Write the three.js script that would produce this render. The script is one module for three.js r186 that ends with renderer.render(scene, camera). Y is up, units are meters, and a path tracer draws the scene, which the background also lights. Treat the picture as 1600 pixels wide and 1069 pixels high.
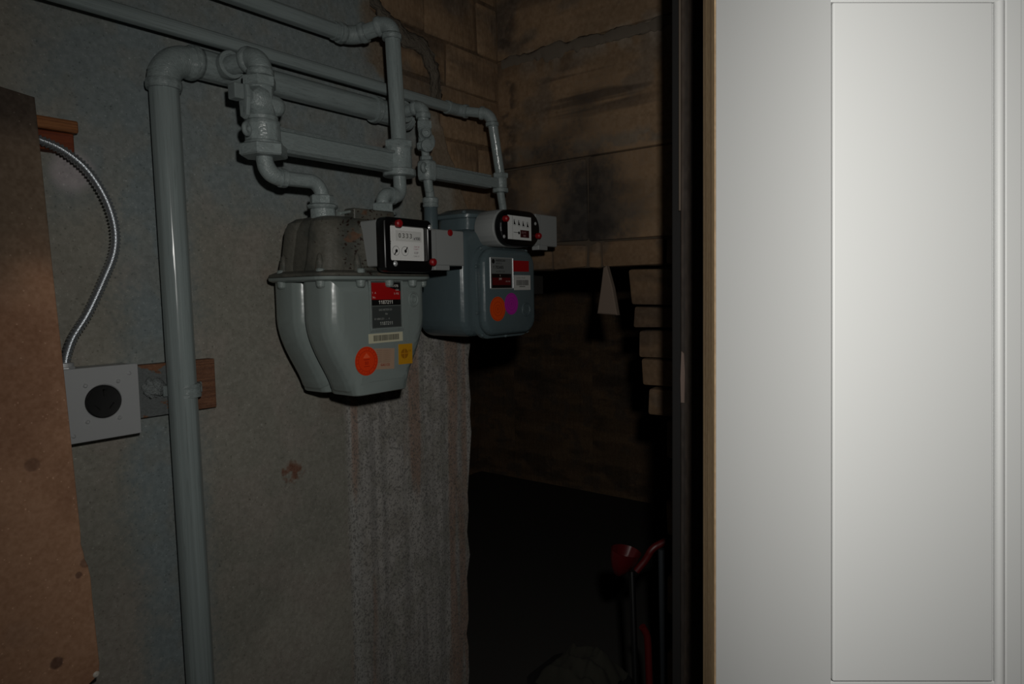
import * as THREE from 'three';
import { RoundedBoxGeometry } from 'three/addons/geometries/RoundedBoxGeometry.js';
import { mergeGeometries, toCreasedNormals } from 'three/addons/utils/BufferGeometryUtils.js';

// ---------------------------------------------------------------- camera, flash, exposure
const scene = new THREE.Scene();
scene.background = new THREE.Color(0x000000);
const renderer = new THREE.WebGLRenderer({ antialias: true });
renderer.toneMapping = THREE.LinearToneMapping;
renderer.toneMappingExposure = 1.0;
renderer.shadowMap.enabled = true;

const RIGHT = new THREE.Vector3(0.6085838, -0.01804682, 0.79328435);
const UP = new THREE.Vector3(0.06976448, 0.99708672, -0.03083799);
const BACK = new THREE.Vector3(-0.79041677, 0.07411057, 0.60806986);
const EYE = new THREE.Vector3(0, 1.45, 1.28);
const VIEW = new THREE.Quaternion().setFromRotationMatrix(new THREE.Matrix4().makeBasis(RIGHT, UP, BACK));
const camera = new THREE.PerspectiveCamera(53.31, 1600 / 1069, 0.03, 30);
camera.position.copy(EYE);
camera.quaternion.copy(VIEW);
scene.add(camera);

// the flash on top of the camera, a little to the right of the lens
const flash = new THREE.SpotLight(0xfffdf8, 1.75, 0, 61 * Math.PI / 180, 1, 2);
flash.name = 'camera_flash_light';
flash.position.copy(EYE).addScaledVector(RIGHT, 0.058).addScaledVector(UP, 0.122);
flash.target.position.copy(flash.position).addScaledVector(BACK, -1).addScaledVector(RIGHT, 0.10).addScaledVector(UP, -0.06);
scene.add(flash.target);
flash.castShadow = true;
flash.shadow.radius = 0.9;
flash.shadow.camera.near = 0.05; flash.shadow.camera.far = 8;
flash.shadow.mapSize.set(2048, 2048);
scene.add(flash);

// ---------------------------------------------------------------- helpers
let seed = 20417;
const rnd = () => { seed = (seed * 1664525 + 1013904223) >>> 0; return seed / 4294967296; };
const rr = (a, b) => a + (b - a) * rnd();
const V = (x, y, z) => new THREE.Vector3(x, y, z);
const used = {};
function numbered(n) { if (!(n in used)) { used[n] = 0; return n; } used[n]++; return n + '_' + String(used[n]).padStart(3, '0'); }
function thing(name, label, category, base, group) {
  const o = new THREE.Group(); o.name = numbered(name); o.position.set(...base);
  o.userData = { label, category }; if (group) o.userData.group = group;
  scene.add(o); return o;
}
function structure(name, label) {
  const o = new THREE.Group(); o.name = name; o.userData = { kind: 'structure' }; if (label) o.userData.label = label;
  scene.add(o); return o;
}
function rootOf(o) { while (o.parent && o.parent !== scene) o = o.parent; return o; }
function clean(g) {
  let k = g.index ? g.toNonIndexed() : g.clone();
  for (const n of Object.keys(k.attributes)) if (!['position', 'normal', 'uv'].includes(n)) k.deleteAttribute(n);
  if (!k.attributes.uv) k.setAttribute('uv', new THREE.BufferAttribute(new Float32Array(k.attributes.position.count * 2), 2));
  k.morphAttributes = {};
  return k;
}
function join(gs) { gs = (Array.isArray(gs) ? gs : [gs]).map(clean); return gs.length > 1 ? mergeGeometries(gs) : gs[0]; }
// geometry given in world metres (things) becomes a child mesh
function part(parent, name, gs, mat, label) {
  const g = join(gs); const b = rootOf(parent);
  if (!b.userData.local) g.translate(-b.position.x, -b.position.y, -b.position.z);
  const m = new THREE.Mesh(g, mat); m.name = name; m.castShadow = m.receiveShadow = true;
  if (label) m.userData.label = label;
  parent.add(m); return m;
}
// a shared geometry placed at a world point
function place(parent, name, g, mat, p, rot, label) {
  const b = rootOf(parent); const m = new THREE.Mesh(g, mat); m.name = name;
  m.position.set(p[0] - b.position.x, p[1] - b.position.y, p[2] - b.position.z);
  if (b.userData.local) m.position.set(...p);
  if (rot) m.rotation.set(...rot);
  m.castShadow = m.receiveShadow = true; if (label) m.userData.label = label;
  parent.add(m); return m;
}
const bx = (x0, x1, y0, y1, z0, z1, r = 0.002) => {
  const w = Math.abs(x1 - x0), h = Math.abs(y1 - y0), d = Math.abs(z1 - z0);
  const g = r > 0 ? new RoundedBoxGeometry(w, h, d, 2, Math.min(r, w / 2.01, h / 2.01, d / 2.01)) : new THREE.BoxGeometry(w, h, d);
  return g.translate((x0 + x1) / 2, (y0 + y1) / 2, (z0 + z1) / 2);
};
function orient(g, a, dir) {
  g.applyQuaternion(new THREE.Quaternion().setFromUnitVectors(V(0, 1, 0), dir.clone().normalize())); g.translate(a.x, a.y, a.z); return g;
}
// a turned solid from a towards b; profile [[distance from a, radius] ...]
function turned(a, b, prof, seg = 28, crease = 0.5) {
  const pts = prof.map(([t, r]) => new THREE.Vector2(Math.max(r, 1e-5), t));
  let g = new THREE.LatheGeometry(pts, seg);
  g = toCreasedNormals(g, crease);
  return orient(g, a, b.clone().sub(a));
}
function rod(a, b, r, seg = 28) { const L = a.distanceTo(b); return turned(a, b, [[0, 0], [0, r], [L, r], [L, 0]], seg); }
function hex(a, b, r, seg = 6, turn = 0) { // chamfered hexagon nut from a to b
  const L = a.distanceTo(b), c = Math.min(0.0025, L / 4);
  let g = new THREE.LatheGeometry([[1e-5, 0], [r * 0.93, 0], [r, c], [r, L - c], [r * 0.93, L], [1e-5, L]].map(p => new THREE.Vector2(...p)), seg);
  g = toCreasedNormals(g, 0.3); g.rotateY(turn);
  return orient(g, a, b.clone().sub(a));
}
function bend(p, d1, d2, rb, r, seg = 16) {
  d1 = d1.clone().normalize(); d2 = d2.clone().normalize(); const k = 0.4477;
  const c = new THREE.CubicBezierCurve3(p.clone().addScaledVector(d1, rb), p.clone().addScaledVector(d1, rb * k), p.clone().addScaledVector(d2, rb * k), p.clone().addScaledVector(d2, rb));
  return new THREE.TubeGeometry(c, seg, r, 24);
}
// malleable-iron elbow with a beaded collar at both ends
function elbow(p, d1, d2, rb, r, col = 1.12, cw = 0.014) {
  d1 = d1.clone().normalize(); d2 = d2.clone().normalize();
  const gs = [bend(p, d1, d2, rb, r)];
  for (const d of [d1, d2]) {
    const a = p.clone().addScaledVector(d, rb - cw * 0.35), b = p.clone().addScaledVector(d, rb + cw * 0.65), R = r * col;
    gs.push(turned(a, b, [[0, r * 0.9], [0.0005, r], [cw * 0.3, R], [cw * 0.8, R], [cw, R * 0.96], [cw, r * 0.5], [cw, 0]], 28, 0.7));
  }
  return gs;
}
function band(a, dir, w, r, R) { // beaded ring
  const b = a.clone().addScaledVector(dir.clone().normalize(), w);
  return turned(a, b, [[0, r * 0.9], [0, R * 0.97], [w * 0.25, R], [w * 0.75, R], [w, R * 0.97], [w, r * 0.9]], 28, 0.6);
}
// bent tube through corners
function bentTube(pts, r, rb) {
  const gs = []; let from = pts[0];
  for (let i = 1; i < pts.length - 1; i++) {
    const d1 = pts[i - 1].clone().sub(pts[i]).normalize(), d2 = pts[i + 1].clone().sub(pts[i]).normalize();
    const R = Math.min(rb, pts[i].distanceTo(pts[i - 1]) * (i === 1 ? 0.98 : 0.49), pts[i].distanceTo(pts[i + 1]) * (i === pts.length - 2 ? 0.98 : 0.49));
    const a = pts[i].clone().addScaledVector(d1, R);
    if (from.distanceTo(a) > 0.0005) gs.push(rod(from, a, r, 24));
    gs.push(bend(pts[i], d1, d2, R, r)); from = pts[i].clone().addScaledVector(d2, R);
  }
  gs.push(rod(from, pts[pts.length - 1], r, 24));
  return gs;
}
function prism(outline, depth, bevel, z0, steps = 5, curve = 12) { // outline in x,y; front face at z0+depth
  const s = outline instanceof THREE.Shape ? outline : new THREE.Shape(outline.map(p => new THREE.Vector2(...p)));
  const g = new THREE.ExtrudeGeometry(s, { depth: depth - 2 * bevel, bevelEnabled: bevel > 0, bevelThickness: bevel, bevelSize: bevel, bevelOffset: -bevel, bevelSegments: steps, curveSegments: curve });
  g.translate(0, 0, z0 + bevel);
  return toCreasedNormals(g, 0.5);
}
function roundRect(x0, x1, y0, y1, r) {
  const s = new THREE.Shape();
  s.moveTo(x0 + r, y0); s.lineTo(x1 - r, y0); s.absarc(x1 - r, y0 + r, r, -Math.PI / 2, 0); s.lineTo(x1, y1 - r); s.absarc(x1 - r, y1 - r, r, 0, Math.PI / 2);
  s.lineTo(x0 + r, y1); s.absarc(x0 + r, y1 - r, r, Math.PI / 2, Math.PI); s.lineTo(x0, y0 + r); s.absarc(x0 + r, y0 + r, r, Math.PI, Math.PI * 1.5);
  return s;
}
// stacked rounded rectangles in plan: rings [y, x0, x1, z0, z1, r], closed top and bottom
function loft(rings, n = 9) {
  const pos = [], idx = [], uv = []; const per = 4 * n;
  for (const [y, x0, x1, z0, z1, r] of rings) for (let c = 0; c < 4; c++) for (let k = 0; k < n; k++) {
    const a = (c + k / (n - 1)) * Math.PI / 2, cx = [x1 - r, x0 + r, x0 + r, x1 - r][c], cz = [z1 - r, z1 - r, z0 + r, z0 + r][c];
    const x = cx + r * Math.cos(a), z = cz + r * Math.sin(a); pos.push(x, y, z); uv.push(x + z, y);
  }
  for (let i = 0; i < rings.length - 1; i++) for (let k = 0; k < per; k++) {
    const a = i * per + k, b = i * per + (k + 1) % per; idx.push(a, a + per, b, b, a + per, b + per);
  }
  for (const i of [0, rings.length - 1]) {
    const [y, x0, x1, z0, z1] = rings[i]; const c = pos.length / 3; pos.push((x0 + x1) / 2, y, (z0 + z1) / 2); uv.push((x0 + x1) / 2 + (z0 + z1) / 2, y);
    for (let k = 0; k < per; k++) { const a = i * per + k, b = i * per + (k + 1) % per; i ? idx.push(a, c, b) : idx.push(a, b, c); }
  }
  const g = new THREE.BufferGeometry(); g.setAttribute('position', new THREE.Float32BufferAttribute(pos, 3)); g.setAttribute('uv', new THREE.Float32BufferAttribute(uv, 2)); g.setIndex(idx);
  return toCreasedNormals(g, 0.6);
}
// ---- noise
const H = (x, y, s) => { let n = Math.imul(x | 0, 374761393) + Math.imul(y | 0, 668265263) + Math.imul(s | 0, 1442695041); n = Math.imul(n ^ (n >>> 13), 1274126177); return ((n ^ (n >>> 16)) >>> 0) / 4294967296; };
function vn(x, y, s) { const i = Math.floor(x), j = Math.floor(y); let u = x - i, v = y - j; u = u * u * (3 - 2 * u); v = v * v * (3 - 2 * v); const a = H(i, j, s), b = H(i + 1, j, s), c = H(i, j + 1, s), d = H(i + 1, j + 1, s); return a + (b - a) * u + (c - a) * v + (a - b - c + d) * u * v; }
function fb(x, y, s, o = 4) { let t = 0, a = 0.5, n = 0; for (let k = 0; k < o; k++) { t += a * vn(x, y, s + k * 17); n += a; x = x * 2.03 + 5.1; y = y * 2.03 + 9.7; a *= 0.5; } return t / n; }
const ss = (a, b, x) => { x = Math.min(1, Math.max(0, (x - a) / (b - a))); return x * x * (3 - 2 * x); };
const mix = (a, b, t) => a + (b - a) * t;
const mix3 = (a, b, t) => [mix(a[0], b[0], t), mix(a[1], b[1], t), mix(a[2], b[2], t)];
function tex(w, h, fn, srgb = true) { // fn(u, v) -> [r, g, b] 0..255
  const d = new Uint8Array(w * h * 4);
  for (let j = 0; j < h; j++) for (let i = 0; i < w; i++) { const c = fn((i + 0.5) / w, (j + 0.5) / h), k = (j * w + i) * 4; d[k] = Math.max(0, Math.min(255, c[0])); d[k + 1] = Math.max(0, Math.min(255, c[1])); d[k + 2] = Math.max(0, Math.min(255, c[2])); d[k + 3] = 255; }
  const t = new THREE.DataTexture(d, w, h, THREE.RGBAFormat); t.magFilter = THREE.LinearFilter; t.minFilter = THREE.LinearFilter; t.wrapS = t.wrapT = THREE.RepeatWrapping;
  if (srgb) t.colorSpace = THREE.SRGBColorSpace; t.needsUpdate = true; return t;
}
function canvasTex(w, h, draw) {
  const c = document.createElement('canvas'); c.width = w; c.height = h; const x = c.getContext('2d'); draw(x, w, h);
  const t = new THREE.CanvasTexture(c); t.colorSpace = THREE.SRGBColorSpace; t.magFilter = THREE.LinearFilter; return t;
}
function planar(g, ax, ay, x0, y0, w, h) { // uv from two coordinates
  g = g.index ? g.toNonIndexed() : g; const p = g.attributes.position, u = new Float32Array(p.count * 2); const A = { x: 'getX', y: 'getY', z: 'getZ' };
  for (let i = 0; i < p.count; i++) { u[2 * i] = (p[A[ax]](i) - x0) / w; u[2 * i + 1] = (p[A[ay]](i) - y0) / h; }
  g.setAttribute('uv', new THREE.BufferAttribute(u, 2)); return g;
}
const std = (color, roughness = 0.6, o = {}) => new THREE.MeshStandardMaterial({ color, roughness, ...o });

// ---------------------------------------------------------------- materials
const pipeGrain = tex(512, 512, (u, v) => { const n = fb(u * 30, v * 30, 3, 4), d = fb(u * 90, v * 90, 8, 2), c = 150 + 12 * (n - 0.5) * 2; const sp = d > 0.8 ? 0.9 : 1; return [c * 0.93 * sp, c * 1.0 * sp, c * 0.995 * sp]; });
const paintBump = tex(512, 512, (u, v) => { const c = 255 * fb(u * 60, v * 60, 5, 3); return [c, c, c]; }, false);
const M = {
  pipe: std(0xffffff, 0.19, { map: pipeGrain, bumpMap: paintBump, bumpScale: 0.0004 }),
  casting: std(0xffffff, 0.30, { map: pipeGrain, bumpMap: paintBump, bumpScale: 0.0008 }),
  lightNut: std(0x8d9898, 0.45),
  meterBody: std(0x828c89, 0.26, { bumpMap: paintBump, bumpScale: 0.0005 }),
  meterBlue: std(0x536165, 0.26, { bumpMap: paintBump, bumpScale: 0.0005 }),
  greyPlastic: std(0x8e9190, 0.55),
  black: std(0x0b0b0c, 0.35),
  blackMatt: std(0x0a0a0a, 0.7),
  steel: std(0xc8cacb, 0.3, { metalness: 0.45 }),
  cover: std(0xaeb0b1, 0.5, { metalness: 0.2 }),
  seal: std(0x8c1016, 0.45),
  clear: new THREE.MeshPhysicalMaterial({ color: 0xffffff, roughness: 0.05, transmission: 1, thickness: 0 }),
  white: std(0xc6c7c6, 0.5),
};

// ---------------------------------------------------------------- the setting
const CX = 1.64;                       // the corner with the brown wall
const shellDark = std(0x4a4744, 0.95);
{
  const f = structure('floor'); part(f, 'slab', bx(-1.8, 4.3, -0.1, 0, -2.4, 3.3, 0), std(0x4d4a46, 0.95));
  const c = structure('ceiling'); part(c, 'slab', bx(-1.8, 1.9, 2.45, 2.55, -0.3, 3.3, 0), std(0x3a322a, 0.95));
  const b = structure('wall_back'); part(b, 'slab', bx(-1.8, 1.9, 0, 2.45, 3.15, 3.3, 0), shellDark);
  const e = structure('wall_end'); part(e, 'slab', bx(-1.8, -1.65, 0, 2.45, 0, 3.15, 0), shellDark);
}
// wall_left: rubble behind, a coat of cement render on it that breaks off towards the corner
const TX0 = -0.4, TY0 = 0.2, TW = 2.1, TH = 2.25;
const renderTex = tex(1536, 1646, (u, v) => {
  const x = TX0 + u * TW, y = TY0 + v * TH;
  const big = fb(x * 3.2, y * 3.2, 11, 4), mid = fb(x * 14, y * 14, 23, 4), fine = fb(x * 160, y * 160, 41, 2), grit = H(Math.floor(x * 620), Math.floor(y * 620), 5);
  let c = mix3([132, 130, 120], [154, 150, 139], ss(0.3, 0.7, big));
  c = mix3(c, [146, 138, 129], 0.5 * ss(0.5, 0.75, mid));
  // blue-grey overspray from painting the pipes, with a dusty edge
  const jag = 0.05 * (mid - 0.5) + 0.03 * (fine - 0.5);
  const spray = (d, w) => 1 - ss(w * 0.25, w, d + jag);
  let s = Math.max(spray(Math.abs(x - 0.60), 0.105) * (y < 1.98 ? 1 : 0), 0.9 * spray(Math.max(Math.abs(y - 1.90) - 0.05, 0.50 - x, x - 1.2), 0.13), 0.9 * spray(Math.max(1.72 - y, y - 2.05, 0.56 - x, x - 1.12), 0.17), 0.9 * spray(Math.max(2.02 - y, 0.35 - x, x - 1.16), 0.10));
  s *= 0.65 + 0.35 * ss(0.3, 0.6, fb(x * 26, y * 26, 77, 3));
  c = mix3(c, [124, 136, 139], 0.85 * s);
  // brown water marks
  c = mix3(c, [122, 102, 88], 0.4 * ss(0.56, 0.72, fb(x * 5 + 3, y * 5, 91, 4)) * ss(0.85, 1.5, y) * ss(0.6, 0.8, x));
  // pale run of lime down the wall below the meters, with streaks and speckle
  const streak = fb(x * 55, y * 2.2, 61, 4);
  const lime = ss(1.005, 1.03, x + 0.012 * (fb(y * 9, 1, 4, 3) - 0.5)) * (1 - ss(1.475, 1.487, x)) * (1 - ss(1.42, 1.5, y + 0.1 * (mid - 0.5)));
  c = mix3(c, mix3([150, 147, 143], [176, 172, 167], ss(0.35, 0.65, streak)), lime * (0.45 + 0.45 * ss(0.35, 0.6, fb(x * 30, y * 22, 19, 3))));
  c = mix3(c, [188, 188, 183], 0.5 * lime * (1 - ss(0.0, 0.035, Math.abs(x - 1.03 - 0.008 * (mid - 0.5)))) );
  c = mix3(c, [150, 112, 92], lime * 0.5 * ss(0.55, 0.7, fb(x * 24, y * 1.6, 33, 3)));
  if (lime > 0.3) { const p = fb(x * 340, y * 300, 71, 2); if (p > 0.62) c = mix3(c, [100, 98, 95], 0.6); }
  // the render is stained with the colour of the stone where it thins out at its broken edge
  { const ex = y > 2.0 ? 1.16 : y > 1.94 ? mix(1.35, 1.19, (y - 1.94) / 0.06) : mix(1.48, 1.36, ss(1.62, 1.94, y)); c = mix3(c, [122, 104, 84], 0.8 * ss(1.6, 1.66, y) * ss(0.09, 0.02, ex - x + 0.16 * (fb(x * 11, y * 11, 95, 4) - 0.5))); }
  // white filler smudges, rust and paint blot
  c = mix3(c, [188, 178, 180], 0.8 * (1 - ss(0.02, 0.042, Math.hypot(x - 0.474, (y - 1.664) * 0.9) + jag * 0.3)));
  c = mix3(c, [112, 66, 48], 0.75 * (1 - ss(0.008, 0.03, Math.hypot(x - 0.868, y - 1.065) + jag * 0.6)) * ss(0.35, 0.55, fb(x * 70, y * 70, 15, 3)));
  const sc = (fine - 0.5) * 22 + (grit > 0.99 ? 22 : grit < 0.012 ? -26 : 0) + (grit - 0.5) * 8;
  return [c[0] + sc, c[1] + sc, c[2] + sc];
});
const renderBump = tex(1024, 1024, (u, v) => { const c = 255 * (0.5 * fb(u * 120, v * 120, 7, 4) + 0.5 * fb(u * 18, v * 18, 9, 3)); return [c, c, c]; }, false);
const renderMat = std(0xffffff, 0.92, { map: renderTex, bumpMap: renderBump, bumpScale: 0.0022 });
// stone: brown with damp streaks, black with soot where the photograph shows it
function sootTex(w, h, x0, y0, W, Hh, sootAt, base, extra) {
  return tex(w, h, (u, v) => {
    const x = x0 + u * W, y = y0 + v * Hh;
    const long = fb(x * 2.5, y * 17, 101, 5), mid = fb(x * 9, y * 12, 131, 4), fine = fb(x * 120, y * 120, 151, 3);
    let c = mix3(base[0], base[1], ss(0.3, 0.7, long)); c = mix3(c, base[2], 0.6 * ss(0.52, 0.7, mid));
    c = mix3(c, [70, 60, 52], 0.5 * ss(0.55, 0.78, fb(x * 4 + 7, y * 11, 171, 4)));
    const rag = (fb(x * 7, y * 7, 211, 5) - 0.5) * 0.34 + (fine - 0.5) * 0.10;
    if (extra) c = extra(c, x, y);
    const k = ss(-0.14, 0.13, sootAt(x, y) + rag);
    c = mix3(c, mix3([46, 41, 37], [62, 56, 50], ss(0.35, 0.7, fb(x * 40, y * 40, 231, 3))), k);
    const sc = (fine - 0.5) * 26 * (1 - 0.7 * k);
    return [c[0] + sc, c[1] + sc, c[2] + sc];
  });
}
const STONE = [[126, 103, 79], [146, 119, 91], [110, 98, 86]];   // the one brown stone of this corner
const stoneBump = tex(512, 512, (u, v) => { const c = 255 * fb(u * 24, v * 24, 301, 5); return [c, c, c]; }, false);
const rightTex = sootTex(1024, 1536, -0.05, 0.0, 1.5, 2.45, (z, y) => 0.11 - Math.hypot((z - 0.26) / 1.1, (y - 1.69) / 1.1), STONE, (c, z, y) => {
  const n = fb(z * 22, y * 22, 251, 4), d = fb(z * 34, y * 4, 261, 3), h = fb(z * 3, y * 50, 271, 3);
  // lime smeared and run down below the upper joint, a grey mortar smear along the next one, soot streaks between, a darker band up the corner
  c = mix3(c, [150, 140, 128], 0.75 * ss(0.35, 0.6, n) * ss(2.065 - 0.07 * (d - 0.3), 2.12, y) * ss(2.15, 2.128, y) * ss(0.02, 0.12, z));
  c = mix3(c, [118, 108, 96], 0.7 * ss(0.36, 0.6, n) * ss(1.822, 1.835, y) * ss(1.875 + 0.04 * (d - 0.5), 1.85, y));
  c = mix3(c, [70, 58, 48], 0.7 * ss(0.42, 0.62, h) * ss(0.10, 0.02, Math.abs(y - 1.99 + 0.1 * (z - 0.3))) * ss(0.55, 0.4, z) * ss(0.08, 0.2, z));
  c = mix3(c, [62, 52, 44], 0.6 * ss(0.45, 0.65, n) * ss(0.045, 0.01, Math.abs(z - 0.02)));
  return c;
});
const stoneRight = std(0xffffff, 0.9, { map: rightTex, bumpMap: stoneBump, bumpScale: 0.004 });
const leftStoneTex = sootTex(768, 1536, 1.0, 0.0, 0.7, 2.45, () => -1, STONE);
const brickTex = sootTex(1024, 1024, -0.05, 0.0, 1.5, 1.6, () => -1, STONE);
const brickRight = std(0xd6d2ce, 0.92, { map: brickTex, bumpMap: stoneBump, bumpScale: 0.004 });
const stoneLeft = std(0xffffff, 0.92, { map: leftStoneTex, bumpMap: stoneBump, bumpScale: 0.005 });
const mortarDark = std(0x2c2824, 0.97);
const mortarPale = std(0x635b50, 0.95, { bumpMap: stoneBump, bumpScale: 0.006 });
// one chamfered, slightly irregular stone; lies in the plane of the wall, front towards +n
function stone(w, h, d, wob) {
  const g = new RoundedBoxGeometry(w, h, d, 1, Math.min(0.008, h * 0.12, d * 0.3)); const p = g.attributes.position, k = [];
  for (let i = 0; i < 8; i++) k.push([rr(-wob, wob), rr(-wob, wob), rr(-wob, wob) * 0.5]);
  for (let i = 0; i < p.count; i++) { const q = k[(p.getX(i) > 0 ? 1 : 0) + (p.getY(i) > 0 ? 2 : 0) + (p.getZ(i) > 0 ? 4 : 0)]; p.setXYZ(i, p.getX(i) + q[0], p.getY(i) + q[1], p.getZ(i) + q[2]); }
  g.computeVertexNormals(); return toCreasedNormals(g, 0.7);
}
{
  const w = structure('wall_left');
  part(w, 'backing', [bx(-1.8, 1.44, 0, 2.45, -0.3, -0.045, 0), bx(1.44, CX + 0.26, 1.44, 2.45, -0.3, -0.045, 0)], mortarDark);
  part(w, 'mortar_bed', planar(bx(1.10, CX + 0.02, 1.445, 2.449, -0.05, -0.0165, 0), 'x', 'y', 1.03, 0.04, 0.7, 2.45), std(0xc8c4c0, 0.97, { map: leftStoneTex, bumpMap: stoneBump, bumpScale: 0.006 }));
  const edge = [[1.13, 2.45], [1.138, 2.2], [1.135, 2.14], [1.17, 2.10], [1.178, 2.04], [1.19, 1.985], [1.25, 1.955], [1.35, 1.945], [1.368, 1.90], [1.392, 1.85], [1.43, 1.76], [1.478, 1.68], [1.482, 1.52], [1.470, 1.30], [1.462, 1.1], [1.447, 0.82], [1.436, 0.5], [1.427, 0.3], [1.42, 0]];
  const pts = [[-1.65, 0], [-1.65, 2.45]];
  for (let i = 0; i < edge.length; i++) { pts.push(edge[i]); if (i < edge.length - 1 && edge[i][1] < 2.2) for (let k = 1; k < 5; k++) { const t = k / 5; pts.push([mix(edge[i][0], edge[i + 1][0], t) + rr(-0.009, 0.009), mix(edge[i][1], edge[i + 1][1], t) + rr(-0.004, 0.004)]); } }
  pts.reverse();
  const g = planar(new THREE.ExtrudeGeometry(new THREE.Shape(pts.map(p => new THREE.Vector2(...p))), { depth: 0.041, bevelEnabled: true, bevelThickness: 0.004, bevelSize: 0.004, bevelOffset: -0.004, bevelSegments: 2 }).translate(0, 0, -0.045), 'x', 'y', TX0, TY0, TW, TH);
  part(w, 'cement_render', g, renderMat);
  let y = 1.44;
  const rows = [0.15, 0.17, 0.11, 0.14, 0.12, 0.15, 0.17, 0.14, 0.18];
  for (const h of rows) {
    const x0 = y > 2.0 ? 1.12 : y > 1.86 ? 1.2 : y > 1.7 ? 1.33 : 1.40; let x = x0;
    while (x < CX - 0.05) {
      let wd = Math.min(rr(0.16, 0.30), CX - x); if (CX - x - wd < 0.09) wd = CX - x;
      const d = 0.06, hh = Math.min(h, 2.44 - y); if (hh < 0.04) break;
      const s = stone(wd - 0.006, hh - 0.006, d, 0.004);
      s.translate(x + wd / 2, y + hh / 2, -0.04 + rr(-0.006, 0.004));
      part(w, 'stone', planar(s, 'x', 'y', 1.0, 0.0, 0.7, 2.45), stoneLeft); x += wd;
    }
    y += h; if (y > 2.4) break;
  }
  // the torn edge of old mortar above the meters
  const c = new THREE.CatmullRomCurve3([V(1.14, 2.165, 0), V(1.19, 2.115, 0.004), V(1.255, 2.095, 0.005), V(1.325, 2.07, 0.006), V(1.352, 2.02, 0.006), V(1.353, 1.955, 0.004)]);
  const t = new THREE.TubeGeometry(c, 60, 0.02, 9); const p = t.attributes.position;
  for (let i = 0; i < p.count; i++) { const k = fb(p.getX(i) * 40, p.getY(i) * 40, 5, 3) - 0.5; p.setXYZ(i, p.getX(i) + k * 0.028, p.getY(i) + k * 0.024, p.getZ(i) * 0.5 - 0.004 + k * 0.008); }
  t.computeVertexNormals(); part(w, 'mortar_ridge', t, mortarPale);
}
// space behind the broken corner, depth added so it stays dark
{
  const w = structure('wall_deepened_recess');
  const m = (g, a, o, W) => planar(g, a, 'y', o, 0, W, 2.45), mat = std(0xffffff, 0.95, { map: leftStoneTex, bumpMap: stoneBump, bumpScale: 0.006 });
  part(w, 'back_face', m(bx(1.0, 4.3, 0, 1.9, -2.4, -2.25, 0), 'x', 1.0, 0.7), mat);
  part(w, 'far_face', m(bx(4.15, 4.3, 0, 1.9, -2.25, 1.4, 0), 'z', -1.2, 0.7), mat);
  part(w, 'near_face', m(bx(CX + 0.26, 4.15, 0, 1.9, 1.25, 1.4, 0), 'x', 1.0, 0.7), mat);
  part(w, 'side_face', m(bx(1.0, 1.15, 0, 1.9, -2.25, -0.3, 0), 'z', -1.2, 0.7), mat);
  part(w, 'roof', [bx(1.0, CX + 0.26, 1.78, 1.9, -2.25, -0.3, 0), bx(CX + 0.26, 4.15, 1.78, 1.9, -2.25, 1.25, 0)], std(0x6a5f54, 0.95));
}
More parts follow.
